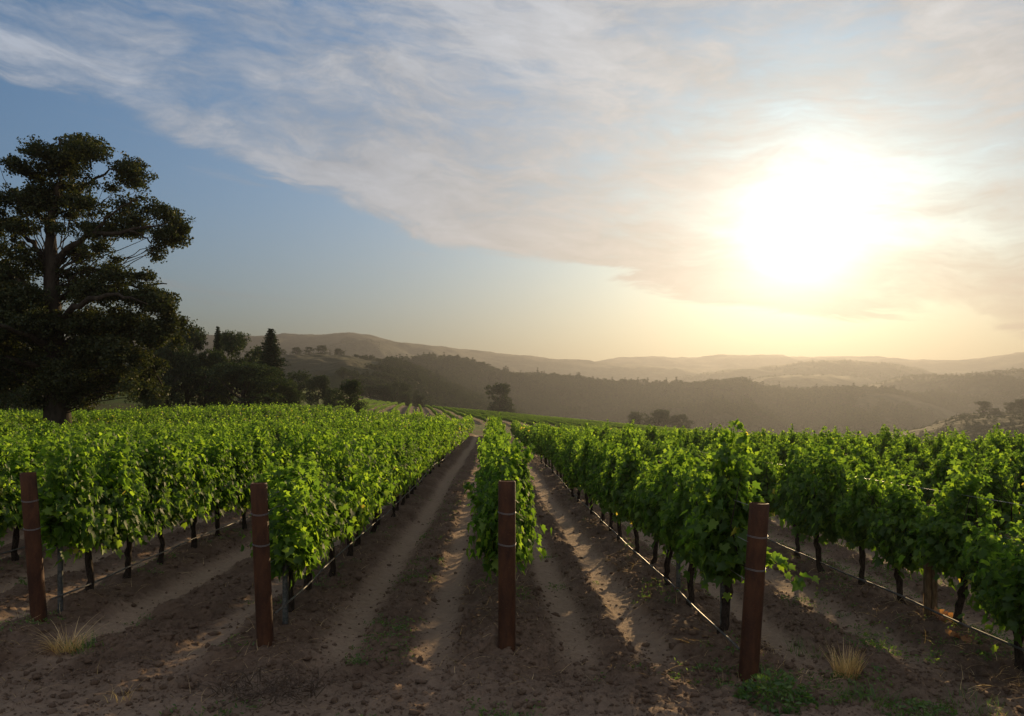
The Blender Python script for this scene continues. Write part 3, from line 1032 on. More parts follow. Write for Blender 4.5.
def woods():
    rng = np.random.default_rng(5)
    src = []
    for k in range(6):
        h = 10
        w = rng.uniform(7, 11)
        cl = round_clumps(rng, h, w, 14, 0.0)
        v = tufted(cl, rng, 3.2, 14, 0.9, 0.9, .4)
        src.append(quads_mesh('wood_tree', v, M_TREE))
    for k in range(2):
        cl = [(rng.normal(0, .2), rng.normal(0, .2), z, 1.6 * (1 - z / 12), 1.6 * (1 - z / 12), 1, 1) for z in np.linspace(0.6, 9.2, 12)]
        src.append(quads_mesh('wood_conifer', tufted(cl, rng, 8, 12, .8, .7, .4), M_CONIFER))
    P = []
    n = 75000
    u = rng.uniform(-0.72, 0.78, n)
    Y = np.exp(rng.uniform(math.log(300), math.log(1750), n))
    X = u * Y
    z, wd = far_height(X, Y)
    z = far_z(X, Y)
    px = VX + u * FPX + 70 * fbm(X / 45, Y / 70, 222, 3)
    cl = fbm(X / 90, Y / 90, 123, 4) + 0.5
    # keep woods off the grassy knoll top and the open fields of the valley
    keep = (cl < wd * 0.95)
    keep &= ~((Y < 740) & (px > 100) & (px < 365) & (cl > -0.12))
    keep &= ~((Y > 740) & (px > 620) & (cl > 0.66 * wd))
    keep &= z > -24
    dn = np.clip(Y / 700, 0.25, 1) * np.where(Y > 1100, 0.7, 1)
    dn = np.where((Y < 800) & (px > 360), np.maximum(dn * 1.8, .85), dn)
    keep &= rng.random(n) < dn
    X, Y, z = X[keep], Y[keep], z[keep]
    n = len(X)
    h = rng.uniform(0.4, 0.95, n)
    h = h * np.where(Y > 1050, 0.55, 1.0) * np.clip(Y / 900, 0.4, 1)
    pxn = VX + X / Y * FPX
    h = np.where((Y < 520) & (pxn > 880), h * .45, h)
    tall = rng.random(n) < 0.06
    h = np.where(tall, h * 1.35, h)
    w = h * rng.uniform(0.8, 1.4, n)
    idx = rng.integers(0, 6, n)
    idx = np.where(tall, rng.integers(6, 8, n), idx)
    scatter('distant_woods', src, np.stack([X, Y, z - 0.8], 1), rng.uniform(0, 6.28, n), np.stack([w, w, h], 1), idx)
    print('woods', n)


woods()

# ------------------------------------------------------------------ grapevines
LEAF_OUT = np.array([(0.0, 0.0), (0.22, -0.16), (0.48, 0.05), (0.36, 0.22), (0.52, 0.50), (0.24, 0.52), (0.0, 0.95),
                     (-0.24, 0.52), (-0.52, 0.50), (-0.36, 0.22), (-0.48, 0.05), (-0.22, -0.16)])


def grape_leaves(c, nrm, tip, size, rng):
    """lobed leaves: a fan of ten triangles folded along the midrib"""
    n = len(c)
    nrm = nrm / (np.linalg.norm(nrm, axis=1)[:, None] + 1e-9)
    tip = tip - (tip * nrm).sum(1)[:, None] * nrm
    tip /= np.linalg.norm(tip, axis=1)[:, None] + 1e-9
    sd = np.cross(nrm, tip)
    o = LEAF_OUT
    k = len(o)
    fold = rng.uniform(0.10, 0.55, n)
    curl = rng.uniform(-0.1, 0.5, n)
    h = np.abs(o[:, 0])[None, :] * fold[:, None] - (o[:, 1] ** 2)[None, :] * curl[:, None] * 0.5
    v = c[:, None, :] + size[:, None, None] * (o[:, 0][None, :, None] * sd[:, None, :] + o[:, 1][None, :, None] * tip[:, None, :] + h[..., None] * nrm[:, None, :])
    mid = c + size[:, None] * (0.35 * tip - 0.03 * nrm)
    v = np.concatenate([v, mid[:, None, :]], 1)
    ks = np.arange(k)
    f = np.stack([np.full(k, k), ks, (ks + 1) % k], -1)
    f = (np.arange(n) * (k + 1))[:, None, None] + f[None]
    return v.reshape(-1, 3), f.reshape(-1, 3)


def vine_shoots(rng, style):
    """leaf centres, normals, tips of one vine (row runs along Y, trunk at origin)"""
    C, Nn, T, Sz = [], [], [], []
    if style == 'hedge':
        half, nsh, top, spread = 0.64, 24, (1.28, 1.74), 0.10
    elif style == 'column':
        half, nsh, top, spread = 0.30, 26, (1.15, 1.92), 0.08
    else:  # bushy and low
        half, nsh, top, spread = 0.52, 24, (1.0, 1.48), 0.24
    for i in range(nsh):
        y0 = rng.uniform(-half, half)
        if style == 'hedge': y0 = np.clip((round(y0 / half * 2.4) / 2.4 + rng.normal(0, .11)) * half, -half, half)
        x0 = rng.normal(0, 0.05)
        zt = rng.uniform(*top)
        if style == 'column': zt = rng.uniform(1.1, 1.5) + (0.42 * rng.random() if i < 9 else 0)
        lean = rng.normal(0, spread)
        stray = rng.random() < 0.16
        if stray: zt += rng.uniform(.04, .15); lean *= 1.6
        if style == 'column': y0 = np.clip(rng.normal(0, 0.16), -.34, .34)
        leany = rng.normal(0, 0.12) - (0.3 * y0 if style == 'column' else 0)
        flop = rng.random() < (0.10 if style == 'column' else 0.30) and not stray
        n = 30
        s = np.linspace(0, 1, n)
        z = 0.66 + (zt - 0.66) * s
        x = x0 + lean * s
        if flop:
            side = rng.choice([-1, 1])
            x = x0 + side * 0.25 * s ** 1.3
            z = 0.7 + (zt - 0.75) * (s * 1.1 - 0.7 * s ** 3)
        y = y0 + leany * s
        p = np.stack([x, y, z], 1)
        rep = 4
        p = np.repeat(p, rep, 0)
        rad = rng.normal(0, 1, (len(p), 3)) * np.array([0.080, 0.085, 0.06]) * ((1.15 - 0.75 * np.repeat(s, rep) ** 2) * (1.0 - (0.5 * np.repeat(s, rep) if stray else 0)))[:, None]
        C.append(p + rad)
        out = rad * np.array([6, 2, 2]) + np.array([1.0, 0, 0]) * np.sign(p[:, :1] + rad[:, :1]) * 0.35
        Nn.append(out + np.array([0, 0, 0.55]) + rng.normal(0, 0.45, (len(p), 3)))
        T.append(np.array([0, 0, -0.8]) + rad * 4 + rng.normal(0, 0.5, (len(p), 3)))
        Sz.append(rng.uniform(0.062, 0.112, len(p)) * (1.1 - 0.5 * np.repeat(s, rep)))
    # skirt hanging from the cordon
    n = 640 if style == 'hedge' else (240 if style == 'column' else 420)
    y = rng.uniform(-half, half, n) * (0.85 if style == 'column' else 1)
    x = rng.normal(0, 0.13, n)
    z = 0.72 - np.abs(rng.normal(0, 0.13, n)) + 0.25 * rng.random(n)
    if style == 'low': z -= 0.1
    if style == 'column': z += 0.07
    p = np.stack([x, y, z], 1)
    C.append(p)
    Nn.append(np.stack([np.sign(x) * 1.0, np.zeros(n), np.full(n, .35)], 1) + rng.normal(0, .45, (n, 3)))
    T.append(np.array([0, 0, -1.0]) + rng.normal(0, .45, (n, 3)))
    Sz.append(rng.uniform(0.06, 0.11, n))
    return np.vstack(C), np.vstack(Nn), np.vstack(T), np.concatenate(Sz)


def vine_foliage(seed, style):
    rng = np.random.default_rng(300 + seed)
    c, nn, t, s = vine_shoots(rng, style)
    v, f = grape_leaves(c, nn, t, s * 1.12, rng)
    return mesh_np('vine_foliage', v, f, M_VINE)


def vine_far(seed, style, keep=0.22, big=2.1):
    rng = np.random.default_rng(500 + seed)
    c, nn, t, s = vine_shoots(rng, style)
    k = rng.random(len(c)) < keep
    c, nn, t, s = c[k], nn[k], t[k], s[k]
    n = len(c)
    nn = nn / np.linalg.norm(nn, axis=1)[:, None]
    t -= (t * nn).sum(1)[:, None] * nn
    t /= np.linalg.norm(t, axis=1)[:, None] + 1e-9
    b = np.cross(nn, t)
    S = (s * big)[:, None]
    v = np.stack([c - t * S * .1, c + b * S * .5 + t * S * .35, c + t * S * .9, c - b * S * .5 + t * S * .35], 1)
    me = quads_mesh('far_vine', v, M_VINE)
    return me


def vine_trunk(seed):
    rng = np.random.default_rng(700 + seed)
    mb = MB()
    n = 12
    z = np.linspace(-0.12, 0.68, n)
    x = np.cumsum(rng.normal(0, 0.012, n))
    y = np.cumsum(rng.normal(0, 0.014, n))
    r = 0.034 * (1 + 0.35 * np.exp(-((z + 0.05) / 0.1) ** 2)) * rng.uniform(0.85, 1.2, n)
    mb.tube(np.stack([x, y, z], 1), r, 9, True, 0.10)
    for s in (-1, 1):
        yy = np.linspace(0, 0.5, 7)
        mb.tube(np.stack([x[-1] + rng.normal(0, .01, 7), y[-1] + s * yy, 0.66 + 0.05 * np.sin(yy * 5)], 1), np.linspace(.026, .014, 7), 7, True, .1)
    for k in range(9):
        y0 = rng.uniform(-.5, .5)
        mb.tube([(x[-1], y0, .68), (rng.normal(0, .05), y0 + rng.normal(0, .05), 1.0), (rng.normal(0, .12), y0 + rng.normal(0, .1), 1.4)], [.006, .005, .003], 5)
    return mb.mesh('vine_trunk', M_VBARK)


FOL = {'hedge': [vine_foliage(i, 'hedge') for i in range(5)], 'column': [vine_foliage(10 + i, 'column') for i in range(6)], 'low': [vine_foliage(20 + i, 'low') for i in range(2)]}
TRUNKS = [vine_trunk(i) for i in range(5)]
FAR = [vine_far(i, 'hedge') for i in range(4)] + [vine_far(10 + i, 'column') for i in range(4)]

START = {-2: [8.75, 9.75, 10.7, 12.0, 13.1], -1: [8.1, 9.0, 9.97, 11.2, 12.4, 13.6], 0: [8.0, 8.9, 9.9, 10.9], 1: [7.25, 8.3, 9.35, 10.45, 11.6], 2: [5.45, 6.5, 7.45, 8.4, 9.3, 10.3, 11.4]}
FAR_STEP = {True: 1.12, False: 1.02}
vines = []
vr = np.random.default_rng(77)
for k in range(-40, 41):
    x = row_x(k)
    ys_ = list(START.get(k, []))
    y = ys_[-1] if ys_ else (7.6 if k < 0 else 5.2) + vr.uniform(-.3, .3) - 1.0
    order = len(ys_)
    while y < ROWS_END - 1.0:
        y += (1.12 if k < 0 else 1.14) * vr.uniform(0.9, 1.12)
        ys_.append(y)
    for i, y in enumerate(ys_):
        px = VX + x / y * FPX
        if -110 < px < 1134 and math.hypot(x + 24.0, y - 44.0) > 1.6:
            vines.append((k, i, x + vr.normal(0, .035), y))
vines.sort(key=lambda t: math.hypot(t[2], t[3]))
ind, rest = vines[:300], vines[300:]
ROWNAME = {-2: 'row at the leftmost post', -1: 'row bordering the tracks on their left', 0: 'central row', 1: 'row at the rightmost post', 2: 'row with the wooden stake'}
ORD = ['first', 'second', 'third', 'fourth', 'fifth', 'sixth', 'seventh', 'eighth', 'ninth', 'tenth']
NUM = ['', '', '', 'third', 'fourth', 'fifth', 'sixth', 'seventh', 'eighth', 'ninth', 'tenth', 'eleventh', 'twelfth', 'thirteenth', 'fourteenth', 'fifteenth', 'sixteenth']
first_seen = {}
for (k, i, x, y) in ind:
    first_seen.setdefault(k, i)
for (k, i, x, y) in ind:
    px = VX + x / y * FPX
    if k == 2 and y < 9.0:
        style = 'low' if y < 6.9 else 'column'
    elif k < 0:
        style = 'hedge'
    elif k == 0:
        style = 'hedge' if vr.random() < .7 else 'column'
    else:
        style = 'column' if (vr.random() < .9 or i == 0) else 'hedge'
    o = link('grapevine', None, None, (x, y, gz(x, y)))
    o.rotation_euler = (0, 0, vr.normal(0, .12) + (math.pi if vr.random() < .5 else 0))
    hs = vr.uniform(0.93, 1.07)
    if k < 0: hs *= 0.97
    if k > 0: hs = vr.uniform(0.78, 0.97)
    wsc = {0: 0.80}.get(k, 1.0 if k < 0 else 0.9)
    o.scale = (wsc * vr.uniform(.92, 1.1), vr.uniform(.94, 1.06) * (0.84 if k > 0 else 1), hs)
    j = i - first_seen[k]
    if k in ROWNAME:
        if j < 10:
            lab = '%s leafy grapevine from the near end, %s' % (ORD[j], ROWNAME[k])
        else:
            lab = 'leafy grapevine further back than the tenth, %s' % ROWNAME[k]
    else:
        side = 'left' if k < 0 else 'right'
        lab = 'leafy green grapevine in the %s row %s of the central row' % (NUM[abs(k)], side)
    tag(o, lab, 'grapevine', 'grapevines in the %s' % (ROWNAME[k] if k in ROWNAME else '%s row %s of centre' % (NUM[abs(k)], 'left' if k < 0 else 'right')))
    lst = FOL[style]
    link('foliage', lst[vr.integers(len(lst))], o)
    link('trunk', TRUNKS[vr.integers(5)], o)
    if k == 1 and i == 0:
        rng = np.random.default_rng(3)
        n = 26
        s = np.linspace(0, 1, n)
        p = np.stack([0.1 + 0.50 * s, -0.25 - 0.1 * s, 0.66 + 0.10 * np.sin(s * 3.1) - 0.12 * s], 1) + rng.normal(0, .035, (n, 3))
        v, f = grape_leaves(p, np.array([0, -.6, .7]) + rng.normal(0, .35, (n, 3)), np.array([.5, -.2, -.6]) + rng.normal(0, .4, (n, 3)), rng.uniform(.07, .12, n), rng)
        so_ = link('shoot', mesh_np('vine_shoot', v, f, M_VINE), o)
        o.rotation_euler = (0, 0, 0)
        o.scale = (1.05, 1, 1.04)
        so_['label'] = 'bright side shoot reaching out past the post'

# the rest of the block: more than 300 vines, as one object
pts, rz, sc_, ix = [], [], [], []
for (k, i, x, y) in rest:
    pts.append((x, y)); rz.append(vr.normal(0, .12) + (math.pi if vr.random() < .5 else 0))
    h = vr.uniform(.88, 1.06) if k <= 0 else vr.uniform(.78, .96)
    sc_.append((1, 1.05, h)); ix.append(vr.integers(0, 4) if (k < 0 or vr.random() < .3) else vr.integers(4, 8))
pts = np.array(pts)
z = gz(pts[:, 0], pts[:, 1])
# vines of the hillside block
hp, hr = [], []
for v0 in np.arange(-34, 96, 2.2):
    y = 112.0
    while y < 255:
        x = v0 + HB_DIR * (y - 90)
        hp.append((x, y)); y += 1.25
hp = np.array(hp)
hp = hp[hill_block(hp[:, 0], hp[:, 1])]
hp = hp[np.abs(VX + hp[:, 0] / hp[:, 1] * FPX - 512) < 620]
hz = near_base(hp[:, 0], hp[:, 1])
allp = np.vstack([np.column_stack([pts, z]), np.column_stack([hp, hz])])
nh = len(hp)
rz = np.concatenate([rz, np.full(nh, math.atan(-HB_DIR))])
sc_ = np.vstack([sc_, np.column_stack([np.full(nh, .5), np.full(nh, 1.05), vr.uniform(.36, .48, nh)])])
ix = np.concatenate([ix, vr.integers(0, 4, nh)])
fv = scatter('distant_grapevines', FAR, allp, rz, sc_, ix)
print('vines', len(ind), len(rest), nh)


# ------------------------------------------------------------------ posts, stakes, hoses, wires
def end_post(x, y, dxt, h, r, label, lean_y=0.0):
    z0 = gz(x, y)
    o = link('end_post', None, None, (x, y, z0))
    tag(o, label, 'post', 'rusty steel end posts of the vine rows')
    mb = MB()
    zs = np.array([-0.25, 0, 0.3, 0.6, 0.9, 1.2, h - 0.012, h - 0.002])
    rr = np.full(8, r); rr[-1] = r - 0.006
    def cx(zz): return np.stack([dxt * zz / h, lean_y * zz / h, zz], 1)
    mb.tube(cx(zs), rr, 28, False, 0.004)
    # hollow top: rim and a recessed plug
    th = np.linspace(0, 2 * np.pi, 28, endpoint=False)
    def ring(rad, zz): return np.stack([dxt * zz / h + rad * np.cos(th), lean_y * zz / h + rad * np.sin(th), np.full(28, zz)], 1)
    rv = np.vstack([ring(r - .006, h - .002), ring(r - .014, h), ring(r - .016, h - .03), [[dxt, lean_y, h - .03]]])
    k = np.arange(28); k2 = (k + 1) % 28
    q = np.vstack([np.stack([k, k2, k2 + 28, k + 28], 1), np.stack([k + 28, k2 + 28, k2 + 56, k + 56], 1)])
    mb.add(rv, q)
    mb.f3.append(np.stack([k + 56, k2 + 56, np.full(28, 84)], 1) + mb.n - 85)
    link('pipe', mb.mesh('post_pipe', M_RUST), o)
    for zz in (h * 0.805, h * 0.615):
        w = MB()
        a = np.linspace(0, 2 * np.pi, 33)
        for d in (0, .008):
            w.tube(np.stack([dxt * zz / h + (r + .003) * np.cos(a), lean_y * zz / h + (r + .003) * np.sin(a), zz + d + .006 * np.sin(a * 2 + zz)], 1), .0019, 5, False)
        w.tube([(dxt * zz / h + r * .3, r + .003, zz), (dxt * zz / h + .02, .2, zz + .01), (0, .5, zz + .02)], .0025, 5, False)
        link('wire_tie', w.mesh('wire_tie', M_WIRE), o)
    return o


end_post(-4.45, 7.86, -0.11, 1.44, 0.073, 'leftmost rusty post, leaning outward before the bushy left row')
end_post(-2.0, 7.06, -0.06, 1.42, 0.073, 'rusty post leaning slightly left beside the double wheel track')
end_post(0.13, 6.98, 0.0, 1.45, 0.076, 'upright rusty post in front of the central vine row')
end_post(2.09, 6.52, 0.09, 1.40, 0.079, 'rightmost rusty post, leaning outward above a green weed')


def hose(k, y0, zh, label, dx=0.0):
    x = row_x(k) + dx
    y = np.concatenate([np.arange(y0, 20, 0.35), np.arange(20, ROWS_END - .5, 1.0)])
    b = near_base(np.full(len(y), x), y)
    z = b + zh - 0.06 + 0.006 * np.sin(y * 2.9 + k) + 0.012 * np.sin(y * .8 + k)
    xx = x + 0.006 * np.sin(y * 1.9 + k * 2)
    mb = MB()
    mb.tube(np.stack([xx, y, z], 1), 0.0105, 7)
    o = link('drip_hose', mb.mesh('drip_hose', M_HOSE))
    tag(o, label, 'hose', 'drip hoses strung along the vine rows')


hose(-2, 8.0, 0.28, 'pale drip hose under the bushy row behind the leftmost rusty post', 0.06)
hose(-1, 7.3, 0.31, 'pale drip hose beside the double wheel track, left of it', 0.06)
hose(0, 7.2, 0.30, 'drip hose half hidden beneath the central vine row', 0.03)
hose(1, 6.55, 0.19, 'pale drip hose running from the rightmost rusty post along its row', -0.06)
hose(2, 4.8, 0.22, 'pale drip hose passing behind the wooden stake at right', -0.06)
hose(-3, 9.0, 0.28, 'drip hose under the third vine row left of centre', 0.06)
hose(3, 5.0, 0.22, 'drip hose under the third vine row right of centre', -0.06)


def trellis(k, y0, label):
    x = row_x(k)
    y = np.arange(y0, ROWS_END - 1, 2.0)
    o = link('trellis_wire', None, None, (x, y0, 0))
    tag(o, label, 'wire', 'trellis wires strung along the vine rows')
    for zh in (0.7, 1.02, 1.32):
        mb = MB()
        mb.tube(np.stack([0 * y, y - y0, near_base(np.full(len(y), x), y) + zh], 1), .0022, 5)
        link('strand', mb.mesh('wire_strand', M_WIRE), o)


trellis(-2, 8.0, 'thin trellis wires threaded through the row behind the leftmost rusty post')
trellis(-1, 7.2, 'thin trellis wires threaded through the row left of the wheel tracks')
trellis(0, 7.1, 'thin trellis wires threaded through the central row')
trellis(1, 6.5, 'thin trellis wires threaded through the row behind the rightmost rusty post')
trellis(2, 4.8, 'thin trellis wires threaded through the row with the wooden stake')


def stake(x, y, h, w, mat, label, name='vine_stake', tilt=(0, 0)):
    mb = MB()
    z0 = gz(x, y)
    for (a, b) in ((-w / 2, 0), (w / 2 + .002, 0)) if mat is M_STAKEWOOD else ((0, 0),):
        hw = w * .42 if mat is M_STAKEWOOD else w / 2
        v = []
        for zz in (-.2, .3, .7, h):
            for (sx, sy) in ((-1, -1), (1, -1), (1, 1), (-1, 1)):
                v.append((a + sx * hw + tilt[0] * zz + random.uniform(-.002, .002), b + sy * w * .5 + tilt[1] * zz, zz))
        f = []
        for i in range(3):
            for j in range(4):
                f.append((i * 4 + j, i * 4 + (j + 1) % 4, (i + 1) * 4 + (j + 1) % 4, (i + 1) * 4 + j))
        f.append((12, 13, 14, 15))
        mb.add(v, f)
    o = link(name, mb.mesh(name, mat, False), None, (x, y, z0))
    tag(o, label, 'stake')


stake(4.30, 7.85, 1.08, 0.058, M_STAKEWOOD, 'brown split wooden stake standing in the right row')
stake(-2.0, 7.75, 1.15, 0.045, M_STAKE, 'grey stake just behind the rusty post beside the double wheel track')
stake(2.12, 7.35, 1.2, 0.04, M_STAKE, 'grey stake between the first two vines behind the rightmost rusty post')
stake(2.06, 8.85, 1.2, 0.04, M_STAKE, 'grey stake a little further along the row behind the rightmost rusty post')
stake(-4.45, 8.25, 1.2, 0.04, M_STAKE, 'grey stake just behind the leftmost rusty post')


# ------------------------------------------------------------------ weeds, straw, clods
def blades(rng, n, rad, h, w, lean=.6, droop=.4, flat=0.0, base_r=None):
    """n curved grass blades around the origin"""
    mb_v, mb_f = [], []
    base_r = rad if base_r is None else base_r
    off = 0
    for i in range(n):
        a = rng.uniform(0, 2 * np.pi)
        r0 = base_r * math.sqrt(rng.random())
        x0, y0 = r0 * math.cos(a), r0 * math.sin(a)
        b = a + rng.normal(0, .8)
        L = h * rng.uniform(.5, 1.2)
        s = np.linspace(0, 1, 5)
        out = lean * rng.uniform(.3, 1.3)
        x = x0 + math.cos(b) * L * out * s ** 1.4
        y = y0 + math.sin(b) * L * out * s ** 1.4
        z = L * (s - droop * s ** 2 * rng.uniform(.3, 1.4)) * (1 - flat * rng.random())
        z = np.maximum(z, .004)
        ww = w * (1 - s * .9) * rng.uniform(.6, 1.2)
        tx, ty = -math.sin(b), math.cos(b)
        v = np.stack([np.stack([x + tx * ww, y + ty * ww, z], 1), np.stack([x - tx * ww, y - ty * ww, z], 1)], 1).reshape(-1, 3)
        f = [(off + 2 * j, off + 2 * j + 1, off + 2 * j + 3, off + 2 * j + 2) for j in range(4)]
        mb_v.append(v); mb_f += f
        off += 10
    return np.vstack(mb_v), np.array(mb_f)


def tuft(name, px, py, n, rad, h, w, mat, label, cat, seed, green=None, **kw):
    rng = np.random.default_rng(seed)
    Y = CAM_Z * FPX / (py - VY)
    X = (px - VX) / FPX * Y
    o = link(name, None, None, (X, Y, gz(X, Y) - .01))
    tag(o, label, cat)
    v, f = blades(rng, n, rad, h, w, **kw)
    link('stalks', mesh_np(name + '_stalks', v, f, mat), o)
    if green:
        v, f = blades(rng, green[0], rad * green[1], h * .55, w * 1.4, lean=.8, droop=.6)
        v = v + np.array([green[2], 0.05, 0])
        link('green_blades', mesh_np(name + '_green', v, f, M_WEED), o)
    return o


tuft('dry_grass_tuft', 66, 640, 170, .11, .32, .005, M_STRAW, 'pale straw tuft with green blades by the leftmost rusty post', 'dry grass', 1, (150, 2.0, .22), lean=1.1, droop=.6)
tuft('dry_grass_tuft', 846, 668, 230, .09, .28, .0045, M_STRAW, 'pale upright straw tuft right of the green weed', 'dry grass', 2, None, lean=.5, droop=.2)
tuft('dry_grass_tuft', 120, 688, 16, .10, .25, .003, M_STRAW, 'few bent straw stalks lying on the bare soil at lower left', 'dry grass', 3, None, lean=1.2, droop=.5)


for (px, py, n, lab, sd) in (
        (812, 642, 90, 'sparse green grass clump just above the pale upright straw tuft', 31),
        (868, 690, 120, 'green grass clump below right of the pale upright straw tuft', 32),
        (972, 698, 140, 'green grass clump in the lower right corner', 33)):
    tuft('grass_clump', px, py, n, .22, .13, .0035, M_WEED, lab, 'grass clump', sd, None, lean=.8, droop=.4)


def weed_plant(px, py, n, rad, h, leaf, label, seed, name='weed_plant'):
    rng = np.random.default_rng(seed)
    Y = CAM_Z * FPX / (py - VY)
    X = (px - VX) / FPX * Y
    a = rng.uniform(0, 6.28, n); r = rad * np.sqrt(rng.random(n))
    z = h * (1 - (r / rad) ** 2) * rng.uniform(.2, 1, n) + .01
    c = np.stack([r * np.cos(a), r * np.sin(a), z], 1)
    v = leaf_quads(c, np.array([0, 0, 1.2]), leaf, rng, .42)
    mb_v, mb_f = blades(rng, 40, rad * .8, h * 1.05, .002, lean=.5, droop=.2, base_r=rad * .4)
    o = link(name, None, None, (X, Y, gz(X, Y) - .01))
    tag(o, label, 'weed')
    link('leaves', quads_mesh(name + '_leaves', v, M_WEED), o)
    link('stems', mesh_np(name + '_stems', mb_v, mb_f, M_WEED), o)


weed_plant(775, 690, 620, .30, .24, .055, 'leafy green weed at the foot of the rightmost rusty post', 4)
weed_plant(925, 705, 260, .28, .10, .04, 'low green weed patch near the lower right corner', 5)
weed_plant(24, 578, 90, .12, .16, .05, 'small green weed left of the leftmost rusty post', 6)
weed_plant(356, 655, 60, .10, .06, .035, 'tiny green weed on the strip between the wheel tracks', 7)


def brush():
    rng = np.random.default_rng(12)
    Y = CAM_Z * FPX / (690 - VY)
    X = (268 - VX) / FPX * Y
    mb = MB()
    for i in range(150):
        a = rng.uniform(0, 6.28); r = .34 * math.sqrt(rng.random())
        x, y = r * math.cos(a) * 1.2, r * math.sin(a) * .7
        z = .10 * (1 - r / .4) * rng.random() + .02
        b = rng.uniform(0, 6.28); L = rng.uniform(.08, .30)
        p = np.array([x, y, z]); d = np.array([math.cos(b), math.sin(b), rng.normal(.15, .25)])
        s = np.linspace(0, 1, 5)
        q = p + d * (s * L)[:, None] + np.array([0, 0, .06]) * np.sin(s * 3.1)[:, None] * rng.normal(.4, 1) + rng.normal(0, .006, (5, 3))
        q[:, 2] = np.maximum(q[:, 2], .006)
        mb.tube(q, np.linspace(rng.uniform(.002, .005), .001, 5), 4, False)
    o = link('brush_pile', mb.mesh('brush_pile', M_TWIG), None, (X, Y, gz(X, Y)))
    tag(o, 'dark heap of dead twigs in front of the post beside the double wheel track', 'brush pile')


brush()


def dead_leaf(px, py, size, label, seed):
    rng = np.random.default_rng(seed)
    Y = CAM_Z * FPX / (py - VY)
    X = (px - VX) / FPX * Y
    n = 5
    c = rng.normal(0, size * .45, (n, 3)) * np.array([1, 1, .2]) + np.array([0, 0, size * .3])
    v, f = grape_leaves(c, np.array([0, -.5, 1.0]) + rng.normal(0, .4, (n, 3)), rng.normal(0, 1, (n, 3)), np.full(n, size), rng)
    o = link('dead_leaves', mesh_np('dead_leaves', v, f, M_DEADLEAF), None, (X, Y, gz(X, Y)))
    tag(o, label, 'dead leaves')


dead_leaf(946, 630, .12, 'rust coloured dead leaf clump just right of the wooden stake', 1)
dead_leaf(966, 645, .10, 'rust coloured dead leaf clump lower right of the wooden stake', 2)


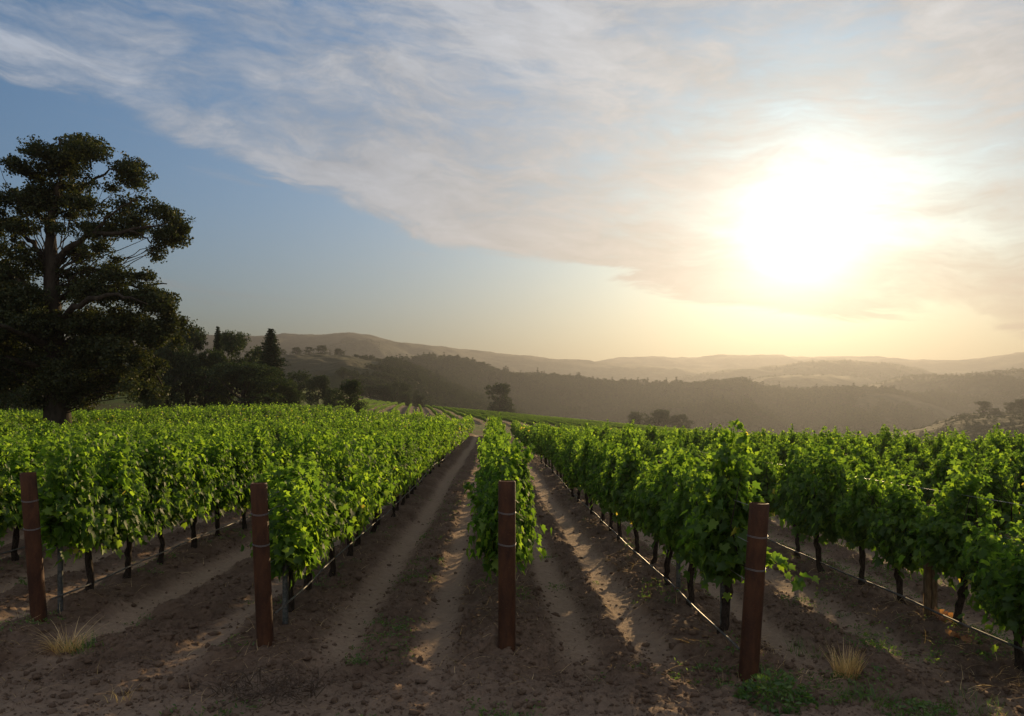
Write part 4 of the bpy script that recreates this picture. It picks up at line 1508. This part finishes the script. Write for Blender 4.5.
def litter():
    rng = np.random.default_rng(31)
    # soil clods
    ph = np.array([(0, 0, 1), (.894, 0, .447), (.276, .851, .447), (-.724, .526, .447), (-.724, -.526, .447), (.276, -.851, .447),
                   (.724, .526, -.447), (-.276, .851, -.447), (-.894, 0, -.447), (-.276, -.851, -.447), (.724, -.526, -.447), (0, 0, -1)])
    fc = np.array([(0, 1, 2), (0, 2, 3), (0, 3, 4), (0, 4, 5), (0, 5, 1), (1, 6, 2), (2, 7, 3), (3, 8, 4), (4, 9, 5), (5, 10, 1), (2, 6, 7), (3, 7, 8), (4, 8, 9), (5, 9, 10), (1, 10, 6), (11, 7, 6), (11, 8, 7), (11, 9, 8), (11, 10, 9), (11, 6, 10)])

    def field(n, ymax=26):
        Y = 5.0 * np.exp(rng.random(n) * math.log(ymax / 5.0))
        u = rng.uniform(-.70, .75, n)
        return u * Y, Y
    X, Y = field(60000)
    z, tr, _ = ground_parts(X, Y)
    k = rng.random(len(X)) > tr * .88
    X, Y, z = X[k], Y[k], z[k]
    n = len(X)
    s = .006 * np.exp(np.abs(rng.normal(0, .75, n)))
    s = np.minimum(s, .05)
    v = ph[None] * rng.uniform(.6, 1.3, (n, 12, 1)) * (s[:, None] * rng.uniform(.6, 1.3, (n, 3)))[:, None, :] * np.array([1, 1, .7])
    v = v + np.stack([X, Y, z + s * .15], 1)[:, None, :]
    f = (np.arange(n) * 12)[:, None, None] + fc[None]
    tag(link('soil_clods', mesh_np('soil_clods', v.reshape(-1, 3), f.reshape(-1, 3), M_SOIL, False, {'track': np.zeros(n * 12), 'grass': np.zeros(n * 12)})), kind='stuff')

    def strew(name, n, mat, L, w, up, ymax, mask=None):
        X, Y = field(n, ymax)
        z, tr, _ = ground_parts(X, Y)
        k = rng.random(n) > tr * .9
        if mask is not None: k &= mask(X, Y)
        X, Y, z = X[k], Y[k], z[k]
        m_ = len(X)
        a = rng.uniform(0, 6.28, m_)
        el = np.abs(rng.normal(0, up, m_))
        ll = L * rng.uniform(.4, 1.5, m_)
        d = np.stack([np.cos(a) * np.cos(el), np.sin(a) * np.cos(el), np.sin(el)], 1)
        t = np.stack([-np.sin(a), np.cos(a), 0 * a], 1)
        bend = rng.normal(0, .18, m_)
        V = []
        for q in np.linspace(0, 1, 4):
            c = np.stack([X, Y, z + .004], 1) + d * (ll * q)[:, None] + t * (bend * ll * q * q)[:, None] + np.array([0, 0, .25]) * (np.sin(q * 3.14) * ll * .3)[:, None]
            ww = (w * (1.1 - q) * rng.uniform(.7, 1.3, m_))[:, None]
            V += [c + t * ww + [0, 0, .001], c - t * ww]
        v = np.stack(V, 1)
        f = np.array([(0, 1, 3, 2), (2, 3, 5, 4), (4, 5, 7, 6)])
        f = (np.arange(m_) * 8)[:, None, None] + f[None]
        tag(link(name, mesh_np(name, v.reshape(-1, 3), f.reshape(-1, 4), mat)), kind='stuff')
    strew('dry_stalks', 17000, M_STRAW, .13, .0017, .38, 24, lambda X, Y: (rng.random(len(X)) < .20 + .5 * (X > 2.2) + .25 * (np.min(np.abs(X[:, None] - ALL_ROWS[None]), 1) < .35)) & (fbm(X * .9, Y * .9, 15, 3) > -.22))
    strew('twig_litter', 14000, M_TWIG, .09, .0024, .12, 24)

    # low green and grey-green weeds between the rows
    X, Y = field(14000, 30)
    dn = fbm(X * 1.1, Y * 1.1, 55, 3)
    k = (dn > .02) & ((X > 2.4) | ((X < -.72) & (X > -1.25)) | (dn > .42) | ((dn > .12) & (np.min(np.abs(X[:, None] - ALL_ROWS[None]), 1) < .3))) & (Y > 5.2)
    X, Y = X[k], Y[k]
    z, tr, _ = ground_parts(X, Y)
    n = len(X)
    c = np.repeat(np.stack([X, Y, z], 1), 9, 0) + rng.normal(0, 1, (n * 9, 3)) * np.array([.035, .035, .012]) + [0, 0, .018]
    v = leaf_quads(c, np.array([0, 0, .8]), .035, rng, .35)
    tag(link('ground_weeds', quads_mesh('ground_weeds', v, M_WEED)), kind='stuff')


litter()
